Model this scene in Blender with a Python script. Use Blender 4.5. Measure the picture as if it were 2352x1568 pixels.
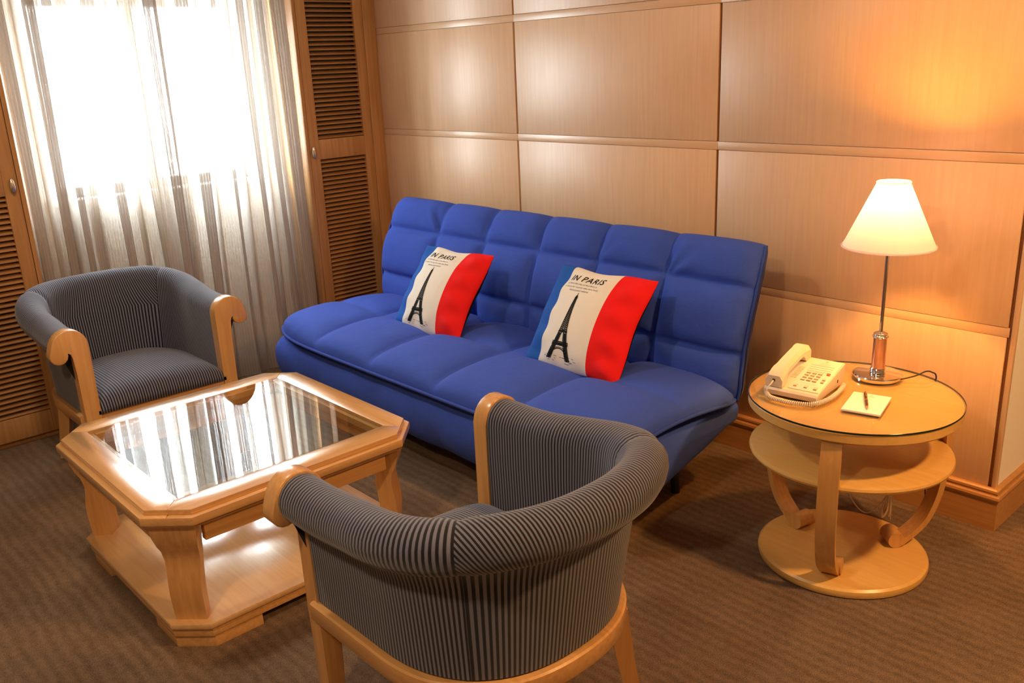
import bpy, bmesh, math, random
from mathutils import Vector, Matrix
random.seed(7)
scene = bpy.context.scene
for o in list(bpy.data.objects):
    bpy.data.objects.remove(o, do_unlink=True)
COL = scene.collection
PI = math.pi

# ------------------------------------------------------------------ camera
cd = bpy.data.cameras.new('camera')
cam = bpy.data.objects.new('camera', cd)
COL.objects.link(cam)
cd.sensor_width = 36.0
cd.lens = 2036.47 / 2352 * 36.0
cd.clip_start = 0.05
RIGHT = Vector((0.67832718, 0.73355932, -0.04198771))
DOWN = Vector((0.19265098, -0.23270947, -0.95327431))
FWD = Vector((-0.70905419, 0.6385429, -0.29917408))
m = Matrix((RIGHT, -DOWN, -FWD)).transposed().to_4x4()
m.translation = Vector((0, 0, 1.5))
cam.matrix_world = m
scene.camera = cam

# ------------------------------------------------------------------ world, exposure
world = bpy.data.worlds.new('overcast_sky')
scene.world = world
world.use_nodes = True
bg = world.node_tree.nodes['Background']
bg.inputs[0].default_value = (0.84, 0.93, 1.0, 1)
bg.inputs[1].default_value = 70.0
vs = scene.view_settings
scene.display_settings.display_device = 'sRGB'
vs.view_transform = 'Standard'
vs.look = 'None'
vs.gamma = 1.0
vs.exposure = 0.76
vs.use_curve_mapping = False
cy = scene.cycles
cy.use_denoising = True
cy.max_bounces = 9
cy.diffuse_bounces = 5
cy.glossy_bounces = 4
cy.transmission_bounces = 6
cy.transparent_max_bounces = 24
cy.sample_clamp_indirect = 45.0
cy.caustics_reflective = False
cy.caustics_refractive = False

# window opening (window wall stands at x = XW)
XW = -4.45
WY0, WY1, WZ0, WZ1 = 1.225, 2.225, 0.985, 1.87
pl = bpy.data.lights.new('window_portal', 'AREA')
pl.shape = 'RECTANGLE'
pl.size = WY1 - WY0
pl.size_y = WZ1 - WZ0
pl.cycles.is_portal = True
po = bpy.data.objects.new('window_portal', pl)
COL.objects.link(po)
po.location = (XW - 0.13, (WY0 + WY1) / 2, (WZ0 + WZ1) / 2)
po.rotation_euler = (PI / 2, 0, -PI / 2)

LAMP_POS = (-1.149, 2.536)
LAMP_WATT = 47.0
LAMP_COL = (1.0, 0.41, 0.07)
DOWNLIGHTS = [  # x, y, watts, colour: warm recessed lights in the ceiling, the last one added as fill
    (0.50, 2.15, 48.0, (1.0, 0.53, 0.20)),
    (-0.9, -0.5, 20.0, (1.0, 0.70, 0.42)),
    (-2.6, 0.55, 12.0, (1.0, 0.80, 0.60)),  # unseen light, added to brighten the left side of the room
]

# ------------------------------------------------------------------ materials
def new_mat(name):
    mt = bpy.data.materials.new(name)
    mt.use_nodes = True
    nt = mt.node_tree
    b = nt.nodes['Principled BSDF']
    return mt, nt, b

def N(nt, kind, **kw):
    n = nt.nodes.new(kind)
    for k, v in kw.items():
        setattr(n, k, v)
    return n

def plain(name, col, rough=0.5, metal=0.0, spec=0.5, noise=0.06, nscale=40):
    mt, nt, b = new_mat(name)
    tc = N(nt, 'ShaderNodeTexCoord')
    nz = N(nt, 'ShaderNodeTexNoise')
    nz.inputs['Scale'].default_value = nscale
    nt.links.new(tc.outputs['Object'], nz.inputs['Vector'])
    mx = N(nt, 'ShaderNodeMix', data_type='RGBA')
    mx.inputs[6].default_value = tuple(c * (1 - noise) for c in col) + (1,)
    mx.inputs[7].default_value = tuple(min(1, c * (1 + noise)) for c in col) + (1,)
    nt.links.new(nz.outputs['Fac'], mx.inputs[0])
    nt.links.new(mx.outputs[2], b.inputs['Base Color'])
    b.inputs['Roughness'].default_value = rough
    b.inputs['Metallic'].default_value = metal
    b.inputs['Specular IOR Level'].default_value = spec
    return mt

def wood(name, light, dark, axis='z', rough=0.38, coat=0.0, scale=1.0, blotch=0.35, coat_rough=0.2, coat_ior=1.5):
    mt, nt, b = new_mat(name)
    tc = N(nt, 'ShaderNodeTexCoord')
    oi = N(nt, 'ShaderNodeObjectInfo')
    mp = N(nt, 'ShaderNodeMapping')
    s = [26 * scale] * 3
    s['xyz'.index(axis)] = 1.3 * scale
    mp.inputs['Scale'].default_value = s
    off = N(nt, 'ShaderNodeVectorMath', operation='ADD')
    sc_ = N(nt, 'ShaderNodeVectorMath', operation='SCALE')
    sc_.inputs['Scale'].default_value = 17.0
    cmb = N(nt, 'ShaderNodeCombineXYZ')
    for i in range(3):
        nt.links.new(oi.outputs['Random'], cmb.inputs[i])
    nt.links.new(cmb.outputs[0], sc_.inputs[0])
    nt.links.new(tc.outputs['Object'], off.inputs[0])
    nt.links.new(sc_.outputs[0], off.inputs[1])
    nt.links.new(off.outputs[0], mp.inputs['Vector'])
    g = N(nt, 'ShaderNodeTexNoise')
    g.inputs['Scale'].default_value = 3.0
    g.inputs['Detail'].default_value = 6
    g.inputs['Distortion'].default_value = 0.4
    nt.links.new(mp.outputs[0], g.inputs['Vector'])
    g2 = N(nt, 'ShaderNodeTexNoise')
    g2.inputs['Scale'].default_value = 3.2
    g2.inputs['Detail'].default_value = 3
    nt.links.new(off.outputs[0], g2.inputs['Vector'])
    add = N(nt, 'ShaderNodeMath', operation='MULTIPLY_ADD')
    add.inputs[1].default_value = blotch
    nt.links.new(g2.outputs['Fac'], add.inputs[0])
    mul = N(nt, 'ShaderNodeMath', operation='MULTIPLY')
    mul.inputs[1].default_value = 1 - blotch
    nt.links.new(g.outputs['Fac'], mul.inputs[0])
    nt.links.new(mul.outputs[0], add.inputs[2])
    cr = N(nt, 'ShaderNodeValToRGB')
    cr.color_ramp.elements[0].position = 0.34
    cr.color_ramp.elements[0].color = tuple(dark) + (1,)
    cr.color_ramp.elements[1].position = 0.62
    cr.color_ramp.elements[1].color = tuple(light) + (1,)
    nt.links.new(add.outputs[0], cr.inputs[0])
    nt.links.new(cr.outputs[0], b.inputs['Base Color'])
    b.inputs['Roughness'].default_value = rough
    b.inputs['Coat Weight'].default_value = coat
    b.inputs['Coat IOR'].default_value = coat_ior
    b.inputs['Coat Roughness'].default_value = coat_rough
    return mt

W_L, W_D = (0.60, 0.335, 0.150), (0.45, 0.230, 0.088)
M_wall = wood('maple_wall_veneer', (0.77, 0.515, 0.305), (0.70, 0.445, 0.25), 'z', rough=0.40, scale=1.0, blotch=0.45, coat=0.40, coat_rough=0.38)
M_walltrim = wood('maple_wall_backing', (0.36, 0.17, 0.06), (0.28, 0.12, 0.038), 'z', rough=0.5)
M_rail = wood('maple_wall_rail', (0.76, 0.505, 0.295), (0.69, 0.435, 0.243), 'x', rough=0.34, coat=0.45, coat_rough=0.30)
M_base = wood('maple_baseboard', (0.50, 0.255, 0.095), (0.40, 0.185, 0.062), 'x', rough=0.32)
M_cab = wood('maple_cabinet_shaded', (0.50, 0.26, 0.095), (0.38, 0.18, 0.06), 'z', rough=0.4)  # same maple as the furniture, its shade put into a darker colour
M_slat = wood('maple_louvre_shaded', (0.44, 0.22, 0.080), (0.34, 0.155, 0.05), 'y', rough=0.4)  # cupboard maple again, darkened further with shade in the colour
M_fx = wood('maple_furniture_x', (0.66, 0.38, 0.150), (0.53, 0.28, 0.10), 'x', rough=0.26, coat=0.35)
M_fy = wood('maple_furniture_y', (0.66, 0.38, 0.150), (0.53, 0.28, 0.10), 'y', rough=0.26, coat=0.35)
M_fz = wood('maple_furniture_z', (0.62, 0.345, 0.130), (0.50, 0.255, 0.088), 'z', rough=0.28, coat=0.3)
M_top = wood('maple_polished_rail', (0.66, 0.38, 0.150), (0.53, 0.28, 0.10), 'x', rough=0.24, coat=1.0, coat_rough=0.17, coat_ior=1.85)
M_topy = wood('maple_polished_rail_y', (0.66, 0.38, 0.150), (0.53, 0.28, 0.10), 'y', rough=0.24, coat=1.0, coat_rough=0.17, coat_ior=1.85)
M_shelf = wood('maple_glossy_shelf', (0.68, 0.43, 0.20), (0.58, 0.34, 0.14), 'x', rough=0.22, coat=1.0, blotch=0.5, coat_rough=0.15, coat_ior=1.95)
M_side = wood('maple_side_table', (0.68, 0.41, 0.125), (0.60, 0.335, 0.092), 'x', rough=0.33, blotch=0.5)
M_sidez = wood('maple_side_table_leg', (0.58, 0.315, 0.105), (0.47, 0.235, 0.072), 'z', rough=0.33)
M_white = plain('white_wallpaper', (0.80, 0.76, 0.70), 0.8, noise=0.03)
M_ceil = plain('white_ceiling_paint', (0.82, 0.79, 0.74), 0.85, noise=0.02)
M_cream = plain('cream_wall_paint', (0.74, 0.66, 0.55), 0.8, noise=0.03)
M_frame = plain('white_window_frame', (0.75, 0.75, 0.74), 0.4, noise=0.02)
M_chrome = plain('polished_chrome', (0.80, 0.77, 0.74), 0.08, 1.0, noise=0.01)
M_knob = plain('brushed_nickel', (0.62, 0.58, 0.52), 0.25, 1.0, noise=0.03)
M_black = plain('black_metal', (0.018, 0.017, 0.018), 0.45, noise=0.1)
M_greybar = plain('grey_painted_metal', (0.20, 0.18, 0.17), 0.45, noise=0.05)
M_phone = plain('ivory_plastic', (0.66, 0.57, 0.46), 0.35, noise=0.02)
M_phonelt = plain('pale_ivory_faceplate', (0.72, 0.64, 0.54), 0.4, noise=0.02)
M_phonegrey = plain('shaded_ivory_plastic', (0.66, 0.57, 0.44), 0.4, noise=0.02)
M_print = plain('brown_print', (0.30, 0.17, 0.07), 0.6, noise=0.02)
M_key = plain('ivory_key', (0.62, 0.52, 0.39), 0.4, noise=0.02)
M_red = plain('orange_red_button', (0.80, 0.10, 0.02), 0.35, noise=0.03)
M_paper = plain('white_paper', (0.80, 0.74, 0.74), 0.7, noise=0.015)
M_gold = plain('gold_pen_metal', (0.72, 0.46, 0.16), 0.2, 1.0, noise=0.03)
M_pendark = plain('dark_brown_pen_barrel', (0.10, 0.045, 0.015), 0.2, noise=0.1)
M_cable = plain('ivory_cable', (0.70, 0.60, 0.46), 0.5, noise=0.03)
M_copper = plain('rose_copper_column', (0.72, 0.40, 0.25), 0.30, 0.75, noise=0.08, nscale=60)
M_blackcloth = plain('black_cushion_back', (0.010, 0.010, 0.012), 0.9, spec=0.1, noise=0.2)
M_ink = plain('black_printed_ink', (0.008, 0.010, 0.010), 0.8, spec=0.1, noise=0.2)
M_rubber = plain('dark_gasket', (0.01, 0.018, 0.014), 0.4)

def fabric(name, col, amt=0.22, bump=0.25, sheen=0.25, scale=900):
    mt, nt, b = new_mat(name)
    tc = N(nt, 'ShaderNodeTexCoord')
    nz = N(nt, 'ShaderNodeTexNoise')
    nz.inputs['Scale'].default_value = scale * 0.5
    nz.inputs['Detail'].default_value = 2
    nt.links.new(tc.outputs['Object'], nz.inputs['Vector'])
    mx = N(nt, 'ShaderNodeMix', data_type='RGBA')
    mx.inputs[6].default_value = tuple(c * (1 - amt) for c in col) + (1,)
    mx.inputs[7].default_value = tuple(min(1, c * (1 + amt)) for c in col) + (1,)
    nt.links.new(nz.outputs['Fac'], mx.inputs[0])
    nt.links.new(mx.outputs[2], b.inputs['Base Color'])
    w = N(nt, 'ShaderNodeTexNoise')
    w.inputs['Scale'].default_value = 14
    w.inputs['Detail'].default_value = 5
    nt.links.new(tc.outputs['Object'], w.inputs['Vector'])
    bp = N(nt, 'ShaderNodeBump')
    bp.inputs['Strength'].default_value = bump
    bp.inputs['Distance'].default_value = 0.012
    nt.links.new(w.outputs['Fac'], bp.inputs['Height'])
    nt.links.new(bp.outputs[0], b.inputs['Normal'])
    b.inputs['Roughness'].default_value = 0.9
    b.inputs['Specular IOR Level'].default_value = 0.2
    b.inputs['Sheen Weight'].default_value = sheen
    b.inputs['Sheen Roughness'].default_value = 0.5
    return mt

M_blue = fabric('cobalt_blue_sofa_cloth', (0.040, 0.088, 0.46), bump=0.4, sheen=0.03)
M_bluepipe = fabric('cobalt_blue_piping', (0.032, 0.07, 0.36), bump=0.05, sheen=0.03)

def stripes(name, pitch=0.0099, dark=(0.0065, 0.0075, 0.013), light=(0.150, 0.158, 0.220)):
    mt, nt, b = new_mat(name)
    uv = N(nt, 'ShaderNodeUVMap')
    sp = N(nt, 'ShaderNodeSeparateXYZ')
    nt.links.new(uv.outputs[0], sp.inputs[0])
    mu = N(nt, 'ShaderNodeMath', operation='MULTIPLY')
    mu.inputs[1].default_value = 1 / pitch
    nt.links.new(sp.outputs[0], mu.inputs[0])
    fr = N(nt, 'ShaderNodeMath', operation='FRACT')
    nt.links.new(mu.outputs[0], fr.inputs[0])
    cr = N(nt, 'ShaderNodeValToRGB')
    e = cr.color_ramp.elements
    e[0].position = 0.0
    e[0].color = tuple(dark) + (1,)
    e[1].position = 0.40
    e[1].color = tuple(dark) + (1,)
    for p, c in ((0.50, light), (0.90, light), (1.0, dark)):
        k = e.new(p)
        k.color = tuple(c) + (1,)
    nt.links.new(fr.outputs[0], cr.inputs[0])
    nt.links.new(cr.outputs[0], b.inputs['Base Color'])
    bp = N(nt, 'ShaderNodeBump')
    bp.inputs['Strength'].default_value = 0.25
    bp.inputs['Distance'].default_value = 0.002
    nt.links.new(cr.outputs[0], bp.inputs['Height'])
    nt.links.new(bp.outputs[0], b.inputs['Normal'])
    b.inputs['Roughness'].default_value = 0.85
    b.inputs['Specular IOR Level'].default_value = 0.25
    b.inputs['Sheen Weight'].default_value = 0.2
    return mt
M_stripe = stripes('striped_chair_cloth')

def cushion_mat(name):
    mt, nt, b = new_mat(name)
    uv = N(nt, 'ShaderNodeUVMap')
    sp = N(nt, 'ShaderNodeSeparateXYZ')
    nt.links.new(uv.outputs[0], sp.inputs[0])
    cr = N(nt, 'ShaderNodeValToRGB')
    cr.color_ramp.interpolation = 'CONSTANT'
    e = cr.color_ramp.elements
    e[0].position = 0.0
    e[0].color = (0.012, 0.095, 0.42, 1)
    e[1].position = 0.19
    e[1].color = (0.78, 0.74, 0.66, 1)
    k = e.new(0.70)
    k.color = (0.80, 0.012, 0.012, 1)
    nt.links.new(sp.outputs[0], cr.inputs[0])
    nt.links.new(cr.outputs[0], b.inputs['Base Color'])
    tc = N(nt, 'ShaderNodeTexCoord')
    w = N(nt, 'ShaderNodeTexNoise')
    w.inputs['Scale'].default_value = 16
    w.inputs['Detail'].default_value = 4
    nt.links.new(tc.outputs['Object'], w.inputs['Vector'])
    bp = N(nt, 'ShaderNodeBump')
    bp.inputs['Strength'].default_value = 0.2
    bp.inputs['Distance'].default_value = 0.01
    nt.links.new(w.outputs['Fac'], bp.inputs['Height'])
    nt.links.new(bp.outputs[0], b.inputs['Normal'])
    b.inputs['Roughness'].default_value = 0.85
    b.inputs['Specular IOR Level'].default_value = 0.2
    return mt
M_flag = cushion_mat('tricolour_cushion_print')

def carpet_mat():
    mt, nt, b = new_mat('brown_ribbed_carpet')
    tc = N(nt, 'ShaderNodeTexCoord')
    def noise(scale, detail, vec=None):
        n = N(nt, 'ShaderNodeTexNoise')
        n.inputs['Scale'].default_value = scale
        n.inputs['Detail'].default_value = detail
        nt.links.new(vec or tc.outputs['Object'], n.inputs['Vector'])
        return n.outputs['Fac']
    def madd(a, k, c):
        n = N(nt, 'ShaderNodeMath', operation='MULTIPLY_ADD')
        n.inputs[1].default_value = k
        nt.links.new(a, n.inputs[0])
        if isinstance(c, float):
            n.inputs[2].default_value = c
        else:
            nt.links.new(c, n.inputs[2])
        return n.outputs[0]
    sp = N(nt, 'ShaderNodeSeparateXYZ')
    nt.links.new(tc.outputs['Object'], sp.inputs[0])
    # slightly wavy ribs that run along the room
    y = madd(noise(9.0, 1.0), 0.030, sp.outputs[1])
    y = madd(noise(70.0, 1.0), 0.010, y)
    ang = N(nt, 'ShaderNodeMath', operation='MULTIPLY')
    ang.inputs[1].default_value = 2 * PI / 0.036
    nt.links.new(y, ang.inputs[0])
    sn = N(nt, 'ShaderNodeMath', operation='SINE')
    nt.links.new(ang.outputs[0], sn.inputs[0])
    mp = N(nt, 'ShaderNodeMapping')
    mp.inputs['Scale'].default_value = (5.0, 16.0, 1.0)
    nt.links.new(tc.outputs['Object'], mp.inputs['Vector'])
    fade = noise(1.0, 2.0, mp.outputs[0])
    ribs = N(nt, 'ShaderNodeMath', operation='MULTIPLY')
    nt.links.new(sn.outputs[0], ribs.inputs[0])
    nt.links.new(fade, ribs.inputs[1])
    v = madd(ribs.outputs[0], 0.085, 0.0)
    v = madd(noise(430.0, 3.0), 1.05, v)
    v = madd(noise(5.0, 3.0), 0.22, v)
    v = madd(noise(60.0, 2.0), 0.22, v)
    cr = N(nt, 'ShaderNodeValToRGB')
    cr.color_ramp.elements[0].position = 0.50
    cr.color_ramp.elements[0].color = (0.040, 0.025, 0.016, 1)
    cr.color_ramp.elements[1].position = 0.98
    cr.color_ramp.elements[1].color = (0.245, 0.160, 0.101, 1)
    nt.links.new(v, cr.inputs[0])
    nt.links.new(cr.outputs[0], b.inputs['Base Color'])
    bp = N(nt, 'ShaderNodeBump')
    bp.inputs['Strength'].default_value = 0.5
    bp.inputs['Distance'].default_value = 0.006
    nt.links.new(v, bp.inputs['Height'])
    nt.links.new(bp.outputs[0], b.inputs['Normal'])
    b.inputs['Roughness'].default_value = 0.95
    b.inputs['Specular IOR Level'].default_value = 0.1
    b.inputs['Sheen Weight'].default_value = 0.25
    b.inputs['Sheen Tint'].default_value = (0.6, 0.45, 0.33, 1)
    return mt
M_carpet = carpet_mat()

def glass_mat(name, tint=(0.97, 0.99, 0.98), refl=1.0, ior=1.5):
    """thin pane: clear straight-through transmission plus a Fresnel reflection"""
    mt = bpy.data.materials.new(name)
    mt.use_nodes = True
    nt = mt.node_tree
    nt.nodes.remove(nt.nodes['Principled BSDF'])
    out = nt.nodes['Material Output']
    tr = N(nt, 'ShaderNodeBsdfTransparent')
    tr.inputs[0].default_value = tuple(tint) + (1,)
    gl = N(nt, 'ShaderNodeBsdfGlossy')
    gl.inputs['Roughness'].default_value = 0.0
    fr = N(nt, 'ShaderNodeFresnel')
    # the pane reflects alike from both faces
    ge = N(nt, 'ShaderNodeNewGeometry')
    mi = N(nt, 'ShaderNodeMix', data_type='FLOAT')
    mi.inputs[2].default_value = ior
    mi.inputs[3].default_value = 1.0 / ior
    nt.links.new(ge.outputs['Backfacing'], mi.inputs[0])
    nt.links.new(mi.outputs[0], fr.inputs[0])
    mr = N(nt, 'ShaderNodeMath', operation='MULTIPLY')
    mr.inputs[1].default_value = refl
    nt.links.new(fr.outputs[0], mr.inputs[0])
    mx = N(nt, 'ShaderNodeMixShader')
    nt.links.new(mr.outputs[0], mx.inputs[0])
    nt.links.new(tr.outputs[0], mx.inputs[1])
    nt.links.new(gl.outputs[0], mx.inputs[2])
    nt.links.new(mx.outputs[0], out.inputs[0])
    return mt
M_pane = glass_mat('clear_window_glass')
M_tglass = glass_mat('clear_table_glass', (0.90, 0.92, 0.91), 1.0)
M_sglass = glass_mat('clear_side_table_glass', (0.985, 0.99, 0.985), 0.8)
M_gedge = plain('dark_green_glass_edge', (0.008, 0.022, 0.016), 0.15, noise=0.1)

def sheer_mat():
    mt = bpy.data.materials.new('striped_sheer_voile')
    mt.use_nodes = True
    nt = mt.node_tree
    nt.nodes.remove(nt.nodes['Principled BSDF'])
    out = nt.nodes['Material Output']
    uv = N(nt, 'ShaderNodeUVMap')
    sp = N(nt, 'ShaderNodeSeparateXYZ')
    nt.links.new(uv.outputs[0], sp.inputs[0])
    mu = N(nt, 'ShaderNodeMath', operation='MULTIPLY')
    mu.inputs[1].default_value = 1 / 0.0135
    nt.links.new(sp.outputs[0], mu.inputs[0])
    fr = N(nt, 'ShaderNodeMath', operation='FRACT')
    nt.links.new(mu.outputs[0], fr.inputs[0])
    cr = N(nt, 'ShaderNodeValToRGB')
    e = cr.color_ramp.elements
    e[0].position, e[0].color = 0.0, (0.23, 0.23, 0.23, 1)
    e[1].position, e[1].color = 0.62, (0.23, 0.23, 0.23, 1)
    for p, c in ((0.70, 0.42), (0.92, 0.42), (1.0, 0.23)):
        k = e.new(p)
        k.color = (c, c, c, 1)
    nt.links.new(fr.outputs[0], cr.inputs[0])
    tr = N(nt, 'ShaderNodeBsdfTransparent')
    tr.inputs[0].default_value = (1.0, 0.985, 0.97, 1)
    tl = N(nt, 'ShaderNodeBsdfTranslucent')
    tl.inputs[0].default_value = (0.15, 0.14, 0.13, 1)
    df = N(nt, 'ShaderNodeBsdfDiffuse')
    df.inputs[0].default_value = (0.74, 0.63, 0.52, 1)
    m1 = N(nt, 'ShaderNodeMixShader')
    m1.inputs[0].default_value = 0.52
    nt.links.new(df.outputs[0], m1.inputs[1])
    nt.links.new(tl.outputs[0], m1.inputs[2])
    m2 = N(nt, 'ShaderNodeMixShader')
    nt.links.new(cr.outputs[0], m2.inputs[0])
    nt.links.new(m1.outputs[0], m2.inputs[1])
    nt.links.new(tr.outputs[0], m2.inputs[2])
    nt.links.new(m2.outputs[0], out.inputs[0])
    return mt
M_sheer = sheer_mat()

def shade_mat():
    mt = bpy.data.materials.new('cream_lamp_shade_cloth')
    mt.use_nodes = True
    nt = mt.node_tree
    nt.nodes.remove(nt.nodes['Principled BSDF'])
    out = nt.nodes['Material Output']
    tl = N(nt, 'ShaderNodeBsdfTranslucent')
    tl.inputs[0].default_value = (0.80, 0.75, 1.0, 1)
    df = N(nt, 'ShaderNodeBsdfDiffuse')
    df.inputs[0].default_value = (0.85, 0.80, 0.72, 1)
    m1 = N(nt, 'ShaderNodeMixShader')
    m1.inputs[0].default_value = 0.52
    nt.links.new(df.outputs[0], m1.inputs[1])
    nt.links.new(tl.outputs[0], m1.inputs[2])
    nt.links.new(m1.outputs[0], out.inputs[0])
    return mt
M_shade = shade_mat()

def emit_mat(name, col, s):
    mt = bpy.data.materials.new(name)
    mt.use_nodes = True
    nt = mt.node_tree
    b = nt.nodes['Principled BSDF']
    b.inputs['Emission Color'].default_value = tuple(col) + (1,)
    b.inputs['Emission Strength'].default_value = s
    return mt
M_bulb = emit_mat('glowing_bulb', (1.0, 0.75, 0.42), 30.0)
M_lens = emit_mat('glowing_downlight_lens', (1.0, 0.75, 0.45), 4.0)

# ------------------------------------------------------------------ helpers
def tag(o, label=None, cat=None, group=None, kind=None):
    if label: o['label'] = label
    if cat: o['category'] = cat
    if group: o['group'] = group
    if kind: o['kind'] = kind
    return o

def empty(name, loc, rz=0.0):
    o = bpy.data.objects.new(name, None)
    o.empty_display_size = 0.1
    COL.objects.link(o)
    o.location = loc
    o.rotation_euler = (0, 0, rz)
    return o

def link_mesh(name, me, mat, parent=None, loc=(0, 0, 0)):
    o = bpy.data.objects.new(name, me)
    COL.objects.link(o)
    if isinstance(mat, (list, tuple)):
        for mm in mat:
            me.materials.append(mm)
    elif mat is not None and not me.materials:
        me.materials.append(mat)
    o.parent = parent
    o.location = loc
    return o

def py_mesh(name, verts, faces, mat, parent=None, loc=(0, 0, 0), smooth=True, uvs=None, recalc=True, mats=None):
    me = bpy.data.meshes.new(name)
    me.from_pydata([tuple(v) for v in verts], [], faces)
    if uvs is not None:
        ul = me.uv_layers.new(name='UVMap')
        for lp in me.loops:
            ul.data[lp.index].uv = uvs[lp.vertex_index]
    if mats is not None:
        for p, mi in zip(me.polygons, mats):
            p.material_index = mi
    if recalc:
        bm = bmesh.new()
        bm.from_mesh(me)
        bmesh.ops.recalc_face_normals(bm, faces=bm.faces)
        bm.to_mesh(me)
        bm.free()
    if smooth:
        for p in me.polygons:
            p.use_smooth = True
    me.update()
    return link_mesh(name, me, mat, parent, loc)

def bm_obj(name, bm, mat, parent=None, loc=(0, 0, 0), smooth_angle=None):
    bmesh.ops.recalc_face_normals(bm, faces=bm.faces)
    me = bpy.data.meshes.new(name)
    bm.to_mesh(me)
    bm.free()
    if smooth_angle is not None:
        for p in me.polygons:
            p.use_smooth = True
        me.set_sharp_from_angle(angle=smooth_angle)
    return link_mesh(name, me, mat, parent, loc)

def add_box(bm, c, s, bev=0.0, seg=2):
    r = bmesh.ops.create_cube(bm, size=1.0)
    vs_ = r['verts']
    for v in vs_:
        v.co = Vector((c[0] + v.co.x * s[0], c[1] + v.co.y * s[1], c[2] + v.co.z * s[2]))
    if bev > 0:
        es = list({e for v in vs_ for e in v.link_edges})
        bmesh.ops.bevel(bm, geom=es, offset=bev, segments=seg, affect='EDGES', profile=0.5)

def box(name, c, s, mat, parent=None, bev=0.003, centred=True):
    """box whose object origin sits at its centre (parent space)"""
    bm = bmesh.new()
    add_box(bm, (0, 0, 0), s, bev)
    return bm_obj(name, bm, mat, parent, c, 0.6)

def add_prism(bm, poly, z0, z1, bev=0.0, seg=2, frame=None):
    """poly: list of (a,b); extruded from z0 to z1; frame maps (a,b,c)->Vector"""
    f = frame or (lambda a, b, c: Vector((a, b, c)))
    lo = [bm.verts.new(f(a, b, z0)) for a, b in poly]
    hi = [bm.verts.new(f(a, b, z1)) for a, b in poly]
    n = len(poly)
    fs = [bm.faces.new(lo[::-1]), bm.faces.new(hi)]
    for i in range(n):
        fs.append(bm.faces.new((lo[i], lo[(i + 1) % n], hi[(i + 1) % n], hi[i])))
    if bev > 0:
        es = list({e for fc in fs[:2] for e in fc.edges})
        bmesh.ops.bevel(bm, geom=es, offset=bev, segments=seg, affect='EDGES', profile=0.5)

def prism(name, poly, z0, z1, mat, parent=None, loc=(0, 0, 0), bev=0.0, frame=None, ang=0.6):
    bm = bmesh.new()
    add_prism(bm, poly, z0, z1, bev, 2, frame)
    return bm_obj(name, bm, mat, parent, loc, ang)

def add_lathe(bm, prof, n=48, c=(0, 0, 0), closed=False):
    rings = []
    for r, z in prof:
        if r < 1e-6:
            rings.append([bm.verts.new((c[0], c[1], c[2] + z))])
        else:
            rings.append([bm.verts.new((c[0] + r * math.cos(2 * PI * i / n), c[1] + r * math.sin(2 * PI * i / n), c[2] + z)) for i in range(n)])
    for a, b in zip(rings[:-1], rings[1:]):
        for i in range(n):
            j = (i + 1) % n
            va = [a[0]] if len(a) == 1 else [a[i], a[j]]
            vb = [b[0]] if len(b) == 1 else [b[j], b[i]]
            if len(va) + len(vb) >= 3:
                bm.faces.new(va + vb)

def lathe(name, prof, mat, parent=None, loc=(0, 0, 0), n=48, ang=0.6):
    bm = bmesh.new()
    add_lathe(bm, prof, n)
    return bm_obj(name, bm, mat, parent, loc, ang)

def tube_data(pts, rad, n=8, cap=True):
    pts = [Vector(p) for p in pts]
    verts, faces = [], []
    t = (pts[1] - pts[0]).normalized()
    up = Vector((0, 0, 1)) if abs(t.z) < 0.9 else Vector((1, 0, 0))
    a = t.cross(up).normalized()
    for i, p in enumerate(pts):
        t = (pts[min(i + 1, len(pts) - 1)] - pts[max(i - 1, 0)]).normalized()
        a = (a - t * a.dot(t)).normalized()
        b = t.cross(a)
        r = rad(i / (len(pts) - 1)) if callable(rad) else rad
        for k in range(n):
            an = 2 * PI * k / n
            verts.append(p + (a * math.cos(an) + b * math.sin(an)) * r)
    for i in range(len(pts) - 1):
        for k in range(n):
            faces.append((i * n + k, i * n + (k + 1) % n, (i + 1) * n + (k + 1) % n, (i + 1) * n + k))
    if cap:
        faces.append(tuple(range(n))[::-1])
        faces.append(tuple(range((len(pts) - 1) * n, len(pts) * n)))
    return verts, faces

def tube(name, pts, rad, mat, parent=None, n=8, loc=(0, 0, 0)):
    v, f = tube_data(pts, rad, n)
    return py_mesh(name, v, f, mat, parent, loc)

def catmull(P, k=8):
    P = [Vector(p) for p in P]
    out = []
    for i in range(len(P) - 1):
        p0 = P[max(i - 1, 0)]; p1 = P[i]; p2 = P[i + 1]; p3 = P[min(i + 2, len(P) - 1)]
        for j in range(k):
            t = j / k
            out.append(0.5 * ((2 * p1) + (p2 - p0) * t + (2 * p0 - 5 * p1 + 4 * p2 - p3) * t * t + (3 * p1 - p0 - 3 * p2 + p3) * t ** 3))
    out.append(P[-1])
    return out

def smooth01(t):
    t = max(0.0, min(1.0, t))
    return t * t * (3 - 2 * t)

def interp(xs, ys, x):
    if x <= xs[0]: return ys[0]
    for i in range(len(xs) - 1):
        if x <= xs[i + 1]:
            t = (x - xs[i]) / (xs[i + 1] - xs[i])
            return ys[i] + (ys[i + 1] - ys[i]) * t
    return ys[-1]

# ------------------------------------------------------------------ the room
YP = 2.831          # face of the wall panelling
YB = YP + 0.011     # backing board behind the panels
X0, X1 = -4.45, 2.6
Y0 = -2.6
CZ = 2.5
XC = -4.10          # front plane of the louvred cupboards
XR = -0.872         # end of the panelled wall

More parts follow.
